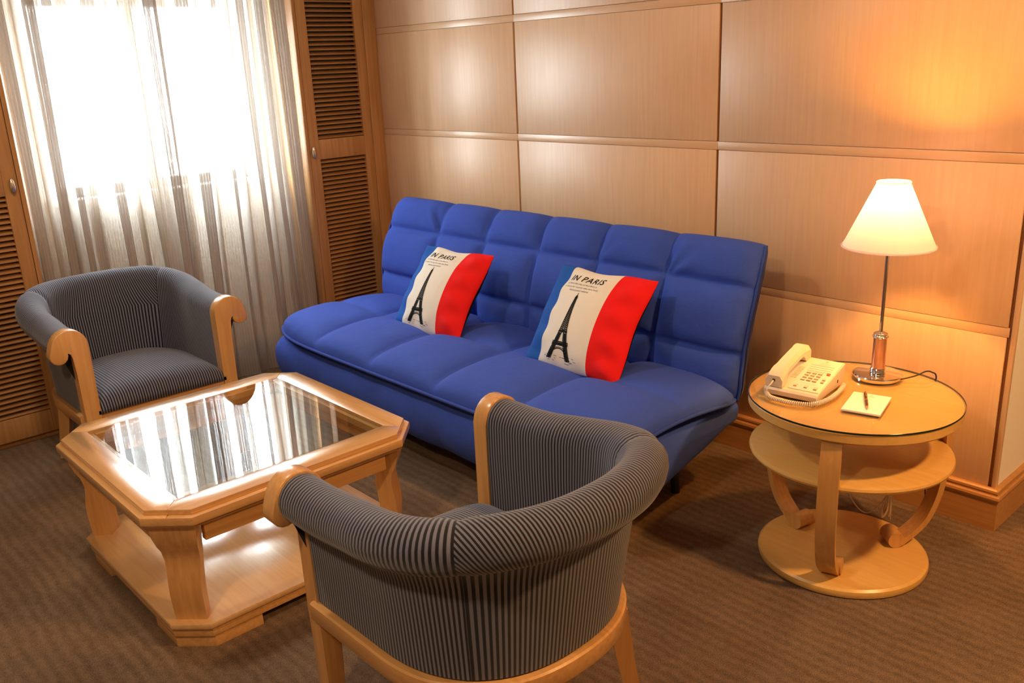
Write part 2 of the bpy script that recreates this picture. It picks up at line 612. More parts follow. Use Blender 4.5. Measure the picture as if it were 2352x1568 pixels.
fl = box('floor', (-0.9, 1.2, -0.03), (7.5, 7.8, 0.06), M_carpet, None, 0)
tag(fl, 'brown fitted carpet with wavy ribs', 'floor', kind='structure')
ce = box('ceiling', (-0.9, 1.2, CZ + 0.03), (7.5, 7.8, 0.06), M_ceil, None, 0)
tag(ce, 'white painted ceiling', 'ceiling', kind='structure')

wb = box('wall_back', ((-4.6 + XR - 0.012) / 2, YB + 0.06, CZ / 2), (XR - 0.012 + 4.6, 0.12, CZ), M_walltrim, None, 0)
tag(wb, 'wall clad in square maple veneer panels behind the sofa', 'wall', kind='structure')
VX = [-4.105, -3.043, -1.957, -0.889]
HZ = [0.140, 0.655, 1.176, 1.688, 2.20, CZ]
GAPV, GAPH = 0.012, 0.032
wloc = Vector(wb.location)
for i in range(3):
    xa = VX[i] + (GAPV / 2 if i else 0)
    xb = VX[i + 1] - GAPV / 2
    for j in range(5):
        za = HZ[j] + (GAPH / 2 if j else 0)
        zb = HZ[j + 1] - (GAPH / 2 if j < 4 else 0)
        c = Vector(((xa + xb) / 2, YP + 0.009, (za + zb) / 2))
        box('wall_panel', c - wloc, (xb - xa, 0.018, zb - za), M_wall, wb, 0.0007)
for j in range(1, 5):
    for i in range(3):
        xa, xb = VX[i], VX[i + 1]
        c = Vector(((xa + xb) / 2, YP + 0.0087, HZ[j]))
        box('panel_rail', c - wloc, (xb - xa - 0.001, 0.015, GAPH - 0.0026), M_rail, wb, 0.0005)
c = Vector(((VX[3] + GAPV / 2 + XR) / 2 + 0.001, YP + 0.009, CZ / 2))
box('end_stile', c - wloc, (XR - VX[3] - GAPV / 2 + 0.003, 0.018, CZ), M_wall, wb, 0.002)

wr = box('wall_return', (XR - 0.05, 3.95, CZ / 2), (0.10, 2.2, CZ), M_white, None, 0)
wr.location.y = YP + 0.02 + 1.1
tag(wr, 'white papered wall turning away beside the panelling', 'wall', kind='structure')
we = box('wall_alcove', (0.9, 5.03, CZ / 2), (3.7, 0.06, CZ), M_cream, None, 0)
tag(we, 'cream wall at the far end of the side passage', 'wall', kind='structure')
wx = box('wall_right', (X1 + 0.03, 1.2, CZ / 2), (0.06, 7.6, CZ), M_cream, None, 0)
tag(wx, 'plain cream wall on the right side of the room', 'wall', kind='structure')
wf = box('wall_front', (-0.9, Y0 - 0.03, CZ / 2), (7.2, 0.06, CZ), M_cream, None, 0)
tag(wf, 'plain cream wall behind the viewpoint', 'wall', kind='structure')
bm = bmesh.new()
xw = XW - 0.08
add_box(bm, (xw, (Y0 + WY0) / 2, CZ / 2), (0.16, WY0 - Y0, CZ))
add_box(bm, (xw, (WY1 + 2.95) / 2, CZ / 2), (0.16, 2.95 - WY1, CZ))
add_box(bm, (xw, (WY0 + WY1) / 2, WZ0 / 2), (0.16, WY1 - WY0, WZ0))
add_box(bm, (xw, (WY0 + WY1) / 2, (WZ1 + CZ) / 2), (0.16, WY1 - WY0, CZ - WZ1))
wl = bm_obj('wall_left', bm, M_frame)
tag(wl, 'pale window wall behind the sheer curtains', 'wall', kind='structure')

# window
wn_ = empty('window_1', (XW - 0.08, (WY0 + WY1) / 2, WZ0))
tag(wn_, 'bright window behind the sheer curtains', 'window', kind='structure')
ww, wh = WY1 - WY0, WZ1 - WZ0
box('frame_jamb', (0, -ww / 2 + 0.02, wh / 2), (0.05, 0.04, wh), M_frame, wn_)
box('frame_jamb', (0, ww / 2 - 0.02, wh / 2), (0.05, 0.04, wh), M_frame, wn_)
box('frame_head', (0, 0, wh - 0.02), (0.05, ww - 0.08, 0.04), M_frame, wn_)
box('frame_sill_rail', (0, 0, 0.02), (0.05, ww - 0.08, 0.04), M_frame, wn_)
box('mullion', (0, -0.02, wh / 2), (0.045, 0.035, wh - 0.08), M_frame, wn_)
box('window_sill', (0.09, 0, -0.012), (0.16, ww + 0.08, 0.024), M_frame, wn_, 0.004)
for s in (-1, 1):
    g0, g1 = (-ww / 2 + 0.04, -0.0375) if s < 0 else (-0.0025, ww / 2 - 0.04)
    box('pane', (-0.002, (g0 + g1) / 2, wh / 2), (0.006, g1 - g0, wh - 0.08), M_pane, wn_, 0)

# baseboards
def baseboard(name, x0, y0, x1, y1, nx, ny, label):
    """board with a rounded cap and a groove; (nx,ny) points into the room"""
    prof = [(0, 0), (0.019, 0), (0.019, 0.098), (0.022, 0.102), (0.024, 0.110), (0.022, 0.118), (0.016, 0.121), (0.015, 0.126),
            (0.017, 0.130), (0.016, 0.137), (0.010, 0.1415), (0, 0.142)]
    v, f = [], []
    n = len(prof)
    for k, (px, py) in enumerate(((x0, y0), (x1, y1))):
        for d, z in prof:
            v.append((px + nx * d, py + ny * d, z))
    for i in range(n):
        f.append((i, (i + 1) % n, n + (i + 1) % n, n + i))
    f += [tuple(range(n)), tuple(range(n, 2 * n))]
    o = py_mesh(name, v, f, M_base, smooth=False)
    tag(o, label, 'baseboard', kind='structure')
    return o
# mitred at the outer corner by letting both runs meet at it
b1 = baseboard('baseboard_back', XC + 0.02, YP - 0.0005, XR, YP - 0.0005, 0, -1, 'maple skirting board under the panelled wall')
b2 = baseboard('baseboard_return', XR, YP, XR, 5.0, 1, 0, 'maple skirting board along the white wall')
for o, ax in ((b1, 0), (b2, 1)):
    for v in o.data.vertices:
        if ax == 0 and v.co.x > XR - 0.001:
            v.co.x = XR + (YP - 0.0005 - v.co.y)
        if ax == 1 and v.co.y < YP + 0.001:
            v.co.y = YP - (v.co.x - XR)

# ------------------------------------------------------------------ louvred cupboards
slat_me = None
def slat_mesh(w):
    bm = bmesh.new()
    # rounded-nose slat tilted: front edge low
    poly = [(-0.013, 0.0035), (-0.011, 0.0068), (0.010, -0.0020), (0.0130, -0.0045), (0.0125, -0.0080), (0.008, -0.0068)]
    add_prism(bm, poly, -w / 2, w / 2, 0, 2, lambda a, b, c: Vector((a, c, b)))
    bmesh.ops.recalc_face_normals(bm, faces=bm.faces)
    me = bpy.data.meshes.new('slat')
    bm.to_mesh(me)
    bm.free()
    me.materials.append(M_slat)
    return me

def louvre_door(root, ya, yb, knob_y, z0=0.03, z1=2.36):
    """door between ya and yb in root space; front plane at local x = 0"""
    d = box('door', (-0.013, (ya + yb) / 2, (z0 + z1) / 2), (0.004, yb - ya - 0.02, z1 - z0 - 0.02), M_black, root, 0)  # black sheet behind the slats, standing in for shade in the gaps
    ox, oy, oz = d.location
    st = 0.054
    T = 0.026
    def piece(n, y0, y1, za, zb, mt):
        return box(n, (-T / 2 - ox, (y0 + y1) / 2 - oy, (za + zb) / 2 - oz), (T, y1 - y0, zb - za), mt, d, 0.002)
    d.location.x = -0.034
    ox = d.location.x
    piece('stile', ya, ya + st, z0, z1, M_cab)
    piece('stile', yb - st, yb, z0, z1, M_cab)
    secs = [(z0 + 0.10, 1.066), (1.166, z1 - 0.10)]
    piece('door_rail', ya + st, yb - st, z0, secs[0][0], M_cab)
    piece('door_rail', ya + st, yb - st, secs[0][1], secs[1][0], M_cab)
    piece('door_rail', ya + st, yb - st, secs[1][1], z1, M_cab)
    me = slat_mesh(yb - ya - 2 * st + 0.006)
    for za, zb in secs:
        n = int(round((zb - za) / 0.0228))
        p = (zb - za) / n
        for k in range(n):
            o = bpy.data.objects.new('slat', me)
            COL.objects.link(o)
            o.parent = d
            o.location = (-0.0165 - ox, (ya + yb) / 2 - oy, za + (k + 0.5) * p - oz)
    # oval knob
    bm = bmesh.new()
    bmesh.ops.create_uvsphere(bm, u_segments=20, v_segments=12, radius=1.0)
    for v in bm.verts:
        v.co = Vector((v.co.x * 0.008 + 0.012, v.co.y * 0.011, v.co.z * 0.031))
    add_box(bm, (0.004, 0, 0), (0.012, 0.008, 0.016))
    bm_obj('door_knob', bm, M_knob, d, (-ox, knob_y - oy, 1.105 - oz), 0.8)
    return d

cr_ = empty('louvred_cupboard', (XC, 2.345, 0))
tag(cr_, 'tall maple cupboard with louvred door between curtain and sofa corner', 'cupboard')
box('side_panel', (-0.165, 0.009, CZ / 2), (0.33, 0.018, CZ - 0.004), M_cab, cr_, 0.002)
box('corner_filler', (-0.014, 0.4465, CZ / 2), (0.026, 0.077, CZ - 0.004), M_cab, cr_, 0.002)
box('plinth', (-0.03, 0.213, 0.013), (0.02, 0.385, 0.024), M_cab, cr_, 0.001)
box('door_header', (-0.014, 0.213, 2.43), (0.026, 0.385, 0.13), M_cab, cr_, 0.002)
louvre_door(cr_, 0.0195, 0.406, 0.034)

cl_ = empty('louvred_cupboard', (XC, 0.16, 0))
tag(cl_, 'tall maple louvred cupboard at the left edge behind the tub armchair', 'cupboard')
box('side_panel', (-0.165, 0.842, CZ / 2), (0.33, 0.018, CZ - 0.004), M_cab, cl_, 0.002)
box('side_panel', (-0.165, 0.009, CZ / 2), (0.33, 0.018, CZ - 0.004), M_cab, cl_, 0.002)
box('plinth', (-0.03, 0.425, 0.013), (0.02, 0.81, 0.024), M_cab, cl_, 0.001)
box('door_header', (-0.014, 0.425, 2.43), (0.026, 0.81, 0.13), M_cab, cl_, 0.002)
louvre_door(cl_, 0.021, 0.424, 0.39)
louvre_door(cl_, 0.427, 0.830, 0.806)

# ------------------------------------------------------------------ curtains
def curtain(name, label, ya, yb, xc, nfold, seed, zt=2.44, zb=0.012, amp=0.040):
    rnd = random.Random(seed)
    nu, nv = nfold * 26, 22
    ph = [rnd.uniform(-0.5, 0.5) for _ in range(nfold + 2)]
    am = [rnd.uniform(0.55, 1.25) for _ in range(nfold + 2)]
    wd = [rnd.uniform(0.55, 1.5) for _ in range(nfold)]
    tot = sum(wd)
    cum = [0]
    for w_ in wd:
        cum.append(cum[-1] + w_ / tot)
    verts, faces, uvs = [], [], []
    prev = None
    for j in range(nv + 1):
        t = j / nv
        z = zt + (zb - zt) * t
        row = []
        for i in range(nu + 1):
            s = i / nu * nfold
            k = min(int(s), nfold - 1)
            fr = s - k
            base = cum[k] + (cum[k + 1] - cum[k]) * fr
            a = am[k] + (am[k + 1] - am[k]) * smooth01(fr)
            phase = 2 * PI * s + 0.6 * math.sin(2.1 * s + seed) + ph[k] * 0.3 * t
            loosen = 0.75 + 0.35 * t
            y = ya + (yb - ya) * base + 0.046 * a * math.sin(2 * phase) * (1.1 - 0.40 * t) + 0.012 * math.sin(3 * t + s)
            x = xc + amp * a * loosen * math.sin(phase) + 0.006 * math.sin(5.1 * s + 4 * t)
            row.append(Vector((x, max(ya - 0.01, min(yb + 0.01, y)), z)))
        verts += row
    # u = real cloth length on the middle row
    mid = verts[(nv // 2) * (nu + 1):(nv // 2 + 1) * (nu + 1)]
    L = [0]
    for i in range(nu):
        L.append(L[-1] + (mid[i + 1] - mid[i]).length)
    for j in range(nv + 1):
        for i in range(nu + 1):
            uvs.append((L[i], verts[j * (nu + 1) + i].z))
    for j in range(nv):
        for i in range(nu):
            a = j * (nu + 1) + i
            faces.append((a, a + 1, a + nu + 2, a + nu + 1))
    o = py_mesh(name, verts, faces, M_sheer, uvs=uvs, recalc=False)
    tag(o, label, 'curtain')
    return o
curtain('sheer_curtain', 'beige sheer curtain behind the tub armchair, beside the left cupboard', 1.02, 1.70, -4.268, 5, 3)
curtain('sheer_curtain', 'beige sheer curtain hanging next to the cupboard by the sofa', 1.60, 2.335, -4.160, 6, 11)
rl = box('curtain_rail', (-4.215, 1.68, 2.465), (0.22, 1.31, 0.04), M_frame, None, 0.004)
tag(rl, 'white curtain rail under the ceiling above the window', 'curtain rail')

# ------------------------------------------------------------------ recessed ceiling lights and one added fill
for k, (x, y, wt, colr) in enumerate(DOWNLIGHTS):
    r_ = empty('ceiling_downlight', (x, y, CZ))
    tag(r_, ['recessed ceiling light above the side table end of the room', 'recessed ceiling light above the viewpoint', 'added fill light in the ceiling above the coffee table'][k], 'ceiling light')
    lathe('trim_ring', [(0.062, 0.0), (0.085, 0.0), (0.085, -0.006), (0.064, -0.010), (0.062, 0.0)], M_frame, r_, n=32)
    lathe('lens', [(0.0, -0.004), (0.063, -0.004), (0.063, -0.001), (0.0, -0.001)], M_lens, r_, n=32)
    ld = bpy.data.lights.new('downlight_glow', 'AREA')
    ld.shape = 'DISK'
    ld.size = 0.20
    ld.energy = wt
    ld.color = colr
    lo = bpy.data.objects.new('downlight_glow', ld)
    COL.objects.link(lo)
    lo.parent = r_
    lo.location = (0, 0, -0.016)

# ------------------------------------------------------------------ sofa
def pad(name, nu, nv, P, thF, thB, mat, parent, uvf=None):
    """closed cushion: P(u,v)->(mid point, normal); thickness in front / behind"""
    verts, faces = [], []
    for side, th in ((1, thF), (-1, thB)):
        for j in range(nv + 1):
            for i in range(nu + 1):
                u, v = i / nu, j / nv
                p, n = P(u, v)
                verts.append(p + n * (side * th(u, v)))
    M_ = (nu + 1) * (nv + 1)
    idx = lambda s, i, j: s * M_ + j * (nu + 1) + i
    for j in range(nv):
        for i in range(nu):
            faces.append((idx(0, i, j), idx(0, i + 1, j), idx(0, i + 1, j + 1), idx(0, i, j + 1)))
            faces.append((idx(1, i, j), idx(1, i, j + 1), idx(1, i + 1, j + 1), idx(1, i + 1, j)))
    for i in range(nu):
        faces.append((idx(0, i, 0), idx(1, i, 0), idx(1, i + 1, 0), idx(0, i + 1, 0)))
        faces.append((idx(0, i, nv), idx(0, i + 1, nv), idx(1, i + 1, nv), idx(1, i, nv)))
    for j in range(nv):
        faces.append((idx(0, 0, j), idx(0, 0, j + 1), idx(1, 0, j + 1), idx(1, 0, j)))
        faces.append((idx(0, nu, j), idx(1, nu, j), idx(1, nu, j + 1), idx(0, nu, j + 1)))
    return py_mesh(name, verts, faces, mat, parent)

def warp(t, k=0.72):
    """denser samples near 0 and 1"""
    s = t * 2 - 1
    return 0.5 + 0.5 * (math.copysign(1 - (1 - abs(s)) ** (1 / k), s) if False else math.sin(s * PI / 2) * 0.6 + s * 0.4)

def edge(t, p, q):
    return max(0.0, 1 - abs(2 * t - 1) ** p) ** q

def puff(x, seams, w):
    """0 at a seam, rising to 1 in the middle of a cell"""
    d = min(abs(x - s) for s in seams)
    return 1 - math.exp(-(d / w) ** 0.85)

SX0, SX1 = -3.705, -1.605
SOFA = Vector(((SX0 + SX1) / 2, 2.2, 0))
sofa = empty('sofa_bed', SOFA)
tag(sofa, 'cobalt blue tufted click-clack sofa bed against the panelled wall', 'sofa')
SWD = SX1 - SX0
bcols = [0.196 + 0.1575 * k for k in range(5)]
# backrest
zc = [0.345, 0.44, 0.54, 0.65, 0.747, 0.82, 0.875]
yc = [2.455, 2.44, 2.445, 2.475, 2.515, 2.555, 2.600]
def back_mid(v):
    z = 0.345 + (0.868 - 0.345) * v
    y = interp(zc, yc, z)
    return y, z
def back_P(u, v):
    u, v = warp(u), warp(v)
    y, z = back_mid(v)
    y2, z2 = back_mid(min(1, v + 0.06)); y1, z1 = back_mid(max(0, v - 0.06))
    t = Vector((0, y2 - y1, z2 - z1)).normalized()
    n = Vector((0, -t.z, t.y))
    x = SX0 + SWD * u
    rnd_ = 0.0
    # rounded plan corners, slightly bowed ends
    x += (0.5 - u) * 0.03 * (abs(2 * v - 1) ** 6)
    x += (u - 0.5) * 0.05 * math.sin(PI * v) * 0.6
    p = Vector((x, y + 0.062, z)) - SOFA
    return p, n
brow = [0.335, 0.735]
def back_front(u, v):
    u, v = warp(u), warp(v)
    e = edge(u, 26, 0.5) * edge(v, 12, 0.5)
    du = puff(u, bcols, 0.017)
    dv = puff(v, brow, 0.040)
    wr_ = 0.004 * math.sin(60 * u + 30 * v) * math.exp(-((v - 0.75) / 0.12) ** 2) * (1 - du)
    # gathers that run out of two seam crossings in the top row
    for us, sg in ((bcols[0], -1), (bcols[4], 1), (bcols[3], 1)):
        dd = (u - us) * sg
        if -0.01 < dd < 0.13 and v > 0.66:
            fan = math.atan2(v - 0.70, dd * 3.0 + 0.02)
            wr_ += 0.0055 * math.sin(13 * fan + us * 9) * math.exp(-(dd / 0.06) ** 2) * smooth01((v - 0.70) / 0.08) * smooth01((1 - v) / 0.12) * (0.4 if us == bcols[3] else 1)
    cell = 0.030 + 0.034 * du * dv + 0.012 * min(du, dv)
    return e * (cell + wr_)
def back_back(u, v):
    u, v = warp(u), warp(v)
    return 0.060 * edge(u, 26, 0.5) * edge(v, 12, 0.5)
pad('backrest', 220, 90, back_P, back_front, back_back, M_blue, sofa)
for uu in (0.0, 1.0):
    tube('backrest_piping', [back_P(uu, k / 40)[0] + Vector(((uu - 0.5) * 0.004, -0.020, 0)) for k in range(41)], 0.005, M_bluepipe, sofa, 8)

# seat mattress (upper pad)
scols = [0.198, 0.396, 0.594, 0.792]
def seat_P(u, v):
    u, v = warp(u), warp(v)
    # plan: rounded front corners
    yf, yr = 1.812, 2.53
    cornr = 0.085 * (abs(2 * u - 1) ** 9)
    y = yf + cornr * (1 - v) ** 1.2 + (yr - yf - cornr * (1 - v) ** 1.2) * v
    x = SX0 + SWD * u + (0.5 - u) * 0.10 * (abs(2 * v - 1) ** 8 if v > 0.5 else 0)
    z = 0.352 + 0.028 * math.sin(PI * min(1, v * 1.1)) + 0.012 * (1 - v) ** 3 * (abs(2 * u - 1) ** 6)
    return Vector((x, y, z)) - SOFA, Vector((0, 0, 1))
def seat_top(u, v):
    u, v = warp(u), warp(v)
    e = edge(u, 16, 0.5) * edge(v, 9, 0.5)
    du = puff(u, scols, 0.026)
    dv = puff(v, [0.50], 0.075)
    return 0.008 + e * (0.034 + 0.040 * du * (0.45 + 0.55 * dv) + 0.004 * dv)
def seat_bot(u, v):
    u, v = warp(u), warp(v)
    return 0.006 + 0.026 * edge(u, 16, 0.5) * edge(v, 12, 0.6)
pad('seat_mattress', 200, 70, seat_P, seat_top, seat_bot, M_blue, sofa)
# piping round the seat edge
pts = []
for k in range(0, 161):
    p, n = seat_P(k / 160, 0.0)
    pts.append(p + Vector((0, -0.004, 0)))
tube('seat_piping', pts, 0.0065, M_bluepipe, sofa, 8)
for uu in (0.0, 1.0):
    tube('seat_piping', [seat_P(uu, k / 40)[0] + Vector(((uu - 0.5) * 0.006, 0, 0)) for k in range(41)], 0.0065, M_bluepipe, sofa, 8)

# lower mattress: bulging front face, underside rising towards the back
sec = catmull([(1.846, 0.322, 0), (1.826, 0.285, 0), (1.822, 0.225, 0), (1.836, 0.160, 0), (1.868, 0.112, 0), (1.925, 0.096, 0), (2.05, 0.118, 0), (2.20, 0.165, 0), (2.37, 0.220, 0), (2.50, 0.290, 0), (2.532, 0.322, 0), (2.49, 0.338, 0), (2.2, 0.340, 0), (1.90, 0.340, 0), (1.846, 0.322, 0)], 5)[:-1]
v_, f_ = [], []
nu = 120
cy0, cz0 = 2.15, 0.27
for i in range(nu + 1):
    u = warp(warp(i / nu))
    k = edge(u, 60, 0.42)
    k = 0.0 + 1.0 * k
    bulge = 0.010 * puff(u, scols, 0.03)
    for q in sec:
        kk = k
        y = cy0 + (q.x - cy0) * (0.90 + 0.10 * kk)
        z = cz0 + (q.y - cz0) * (0.16 + 0.84 * kk)
        if q.x < 1.9: y -= bulge * math.sin(PI * min(1, max(0, (q.y - 0.09) / 0.24))) + 0.003 * math.sin(47 * u + 20 * q.y)
        v_.append(Vector((SX0 + 0.012 + (SWD - 0.024) * u, y, z)) - SOFA)
ns = len(sec)
for i in range(nu):
    for k in range(ns):
        f_.append((i * ns + k, i * ns + (k + 1) % ns, (i + 1) * ns + (k + 1) % ns, (i + 1) * ns + k))
f_ += [tuple(range(ns)), tuple(range(nu * ns, nu * ns + ns))]
py_mesh('lower_mattress', v_, f_, M_blue, sofa)
# frame and feet
box('frame_bar', (0, -0.270, 0.088), (SWD - 0.30, 0.025, 0.022), M_greybar, sofa, 0.004)
box('frame_bar', (0, 0.16, 0.14), (SWD - 0.30, 0.03, 0.03), M_greybar, sofa, 0.004)
for sx in (-1, 1):
    box('frame_side', (sx * (SWD / 2 - 0.17), -0.055, 0.11), (0.03, 0.43, 0.025), M_black, sofa, 0.003)
    for sy in (-0.255, 0.15):
        h_ = 0.10 if sy < 0 else 0.13
        tube('leg', [(sx * (SWD / 2 - 0.17), sy, h_), (sx * (SWD / 2 - 0.16), sy, 0.0)], 0.016, M_black, sofa, 14)
    # click-clack hinge behind the seat
    box('hinge', (sx * (SWD / 2 - 0.25), 0.27, 0.27), (0.03, 0.12, 0.20), M_black, sofa, 0.003)

# ------------------------------------------------------------------ printed cushions
def text_mesh(body, size, bold=0.0):
    cu = bpy.data.curves.new('lettering', 'FONT')
    cu.body = body
    cu.size = size
    cu.align_x = 'LEFT'
    cu.shear = 0.25
    cu.offset = bold
    cu.space_character = 1.12
    cu.resolution_u = 2
    to = bpy.data.objects.new('lettering', cu)
    COL.objects.link(to)
    dg = bpy.context.evaluated_depsgraph_get()
    me = bpy.data.meshes.new_from_object(to.evaluated_get(dg))
    bpy.data.objects.remove(to, do_unlink=True)
    bm = bmesh.new()
    bm.from_mesh(me)
    bpy.data.meshes.remove(me)
    return bm

def tower_polys():
    """sketch of an iron lattice tower in unit space: height 1, base half-width .19"""
    P = []
    def line(x0, y0, x1, y1, w=0.006):
        w = w * 1.25 + 0.001
        d = Vector((x1 - x0, y1 - y0)); L_ = d.length
        if L_ < 1e-6: return
        n = Vector((-d.y, d.x)) / L_ * w / 2
        k = max(1, int(L_ / 0.06))
        for q in range(k):
            a0 = Vector((x0, y0)) + d * (q / k); a1 = Vector((x0, y0)) + d * ((q + 1) / k)
            P.append([a0 + n, a0 - n, a1 - n, a1 + n])
    hw = lambda t: interp([0, 0.10, 0.20, 0.25, 0.36, 0.42, 0.60, 0.80, 0.93, 1.0], [0.185, 0.145, 0.112, 0.098, 0.070, 0.056, 0.034, 0.019, 0.012, 0.002], t)
    rnd = random.Random(5)
    # outer legs
    N_ = 26
    for s in (-1, 1):
        for k in range(N_):
            t0, t1 = k / N_ * 0.93, (k + 1) / N_ * 0.93
            line(s * hw(t0), t0, s * hw(t1), t1, 0.011)
            if t0 < 0.36:
                i0, i1 = max(0.0, hw(t0) - 0.066 + 0.04 * t0), max(0.0, hw(t1) - 0.066 + 0.04 * t1)
                if 0.20 > t0 or t0 > 0.235:
                    line(s * i0, t0, s * i1, t1, 0.008)
    # lattice in the legs
    for s in (-1, 1):
        for k in range(18):
            t0, t1 = k / 18 * 0.37, (k + 1) / 18 * 0.37
            o0, o1 = hw(t0), hw(t1)
            i0, i1 = o0 - 0.066 + 0.04 * t0, o1 - 0.066 + 0.04 * t1
            line(s * o0, t0, s * i1, t1, 0.006)
            line(s * i0, t0, s * o1, t1, 0.006)
            line(s * (o0 + i0) / 2 , t0, s * (o1 + i1) / 2 + rnd.uniform(-.006, .006), t1, 0.007)
            line(s * o0, t0, s * i0, t0, 0.005)
    for k in range(20):
        t0, t1 = 0.40 + k / 20 * 0.53, 0.40 + (k + 1) / 20 * 0.53
        line(-hw(t0), t0, hw(t1), t1, 0.006)
        line(hw(t0), t0, -hw(t1), t1, 0.006)
        line(-hw(t0), t0, hw(t0), t0, 0.004)
    # platforms
    for t, ww_, hh in ((0.205, 0.132, 0.030), (0.238, 0.124, 0.010), (0.385, 0.076, 0.016), (0.405, 0.070, 0.008), (0.925, 0.022, 0.014), (0.945, 0.015, 0.018)):
        line(-ww_, t, ww_, t, hh)
    for k in range(16):
        x = -0.125 + 0.25 * k / 15
        line(x, 0.20, x, 0.246, 0.005)
    # spire
    line(0, 0.94, 0, 1.0, 0.006)
    # arch between the legs
    for r0, w_ in ((0.108, 0.010), (0.125, 0.006)):
        for k in range(16):
            a0, a1 = PI * k / 16, PI * (k + 1) / 16
            line(r0 * math.cos(a0), 0.045 + r0 * 0.95 * math.sin(a0), r0 * math.cos(a1), 0.045 + r0 * 0.95 * math.sin(a1), w_)
    # scribbled ground
    for k in range(22):
        x = rnd.uniform(-0.24, 0.26); y = rnd.uniform(-0.03, 0.05)
        line(x, y, x + rnd.uniform(0.02, 0.07), y + rnd.uniform(-0.012, 0.012), 0.003)
    return P

def cushion(label, cx, yb, zb, yt, zt, S, SH, rx, seed):
    """square cushion leaning back: bottom edge at (yb,zb), top edge at (yt,zt)"""
    rnd = random.Random(seed)
    up = Vector((0, yt - yb, zt - zb)).normalized()
    nrm = Vector((0, -up.z, up.y))      # towards the room
    xa = Vector((1, 0, 0))
    root = empty('printed_cushion', Vector((cx, yb, zb)))
    root.rotation_euler = (0, 0, rx)
    tag(root, label, 'cushion', 'printed cushions on the sofa')
    ph = [rnd.uniform(0, 6.28) for _ in range(6)]
    def plan(u, v):
        U, V = 2 * u - 1, 2 * v - 1
        x = U * S / 2 * (1 - 0.055 * (1 - V * V)) 
        y = V * SH / 2 * (1 - 0.055 * (1 - U * U))
        x += 0.004 * math.sin(9 * v + ph[0]) * abs(U) ** 6
        y += 0.004 * math.sin(11 * u + ph[1]) * abs(V) ** 6
        return xa * x + up * (y + SH / 2 - 0.004)
    def th(u, v):
        U, V = 2 * u - 1, 2 * v - 1
        b_ = (max(0, 1 - U * U)) ** 0.55 * (max(0, 1 - V * V)) ** 0.55
        wr_ = 0.007 * math.sin(26 * v + 6 * u + ph[2]) * smooth01((abs(U) - 0.45) / 0.4) * (1 - abs(U)) * 4
        wr_ += 0.005 * math.sin(22 * u + ph[3]) * smooth01((abs(V) - 0.5) / 0.4) * (1 - abs(V)) * 4
        return max(0.0, 0.074 * b_ + wr_ * min(1, b_ * 4))
    n = 56
    def grid(sign, mat, nm):
        v_, f_, uv_ = [], [], []
        for j in range(n + 1):
            for i in range(n + 1):
                u = 0.5 - 0.5 * math.cos(PI * i / n) if True else i / n
                v = 0.5 - 0.5 * math.cos(PI * j / n)
                v_.append(plan(u, v) + nrm * (sign * th(u, v)))
                uv_.append((u, v))
        for j in range(n):
            for i in range(n):
                a = j * (n + 1) + i
                q = (a, a + 1, a + n + 2, a + n + 1)
                f_.append(q if sign > 0 else q[::-1])
        return py_mesh(nm, v_, f_, mat, root, uvs=uv_, recalc=False)
    f = grid(1, M_flag, 'cushion_front')
    f['label'] = 'tricolour printed front in blue, white and red'
    bk = grid(-1, M_blackcloth, 'cushion_back')
    bk['label'] = 'plain black cushion back'
    # prints lie on the front
    def lay(bm, name, lab):
        bmesh.ops.triangulate(bm, faces=bm.faces)
        bmesh.ops.subdivide_edges(bm, edges=[e for e in bm.edges if e.calc_length() > 0.012], cuts=2, use_grid_fill=True)
        bmesh.ops.triangulate(bm, faces=bm.faces)
        for v in bm.verts:
            u, w_ = v.co.x, v.co.y
            v.co = plan(u, w_) + nrm * (th(u, w_) + 0.0011)
        o = bm_obj(name, bm, M_ink, root)
        o['label'] = lab
        return o
    def put_text(bm, x0, y0, width):
        xs = [v.co.x for v in bm.verts]
        k = width / (max(xs) - min(xs)); mn = min(xs)
        for v in bm.verts:
            v.co = Vector((x0 + (v.co.x - mn) * k, y0 + v.co.y * k, 0))
        return bm
    b1_ = put_text(text_mesh('IN PARIS', 0.1, 0.0010), 0.235, 0.845, 0.375)
    lay(b1_, 'printed_title', 'black title IN PARIS')
    lines = [('In Paris,the city of Art.Paris is', 0.225, 0.805, 0.335), ('a mecca for tourists who love food,', 0.215, 0.770, 0.375), ('history,and culture', 0.290, 0.735, 0.215)]
    for body, x0, y0, w_ in lines:
        lay(put_text(text_mesh(body, 0.1), x0, y0, w_), 'printed_line', 'small black handwriting under the title')
    bm_ = bmesh.new()
    for q in tower_polys():
        fs = [bm_.verts.new((0.415 + p.x * 0.66, 0.075 + p.y * 0.645, 0)) for p in q]
        bm_.faces.new(fs)
    lay(bm_, 'printed_tower', 'black ink sketch of an iron lattice tower')
    return root
cushion('tricolour IN PARIS cushion at the far, window end of the sofa', -2.922, 2.128, 0.420, 2.362, 0.738, 0.425, 0.405, math.radians(3), 1)
cushion('tricolour IN PARIS cushion at the near, lamp end of the sofa', -2.116, 2.168, 0.420, 2.394, 0.742, 0.457, 0.412, math.radians(1.5), 2)

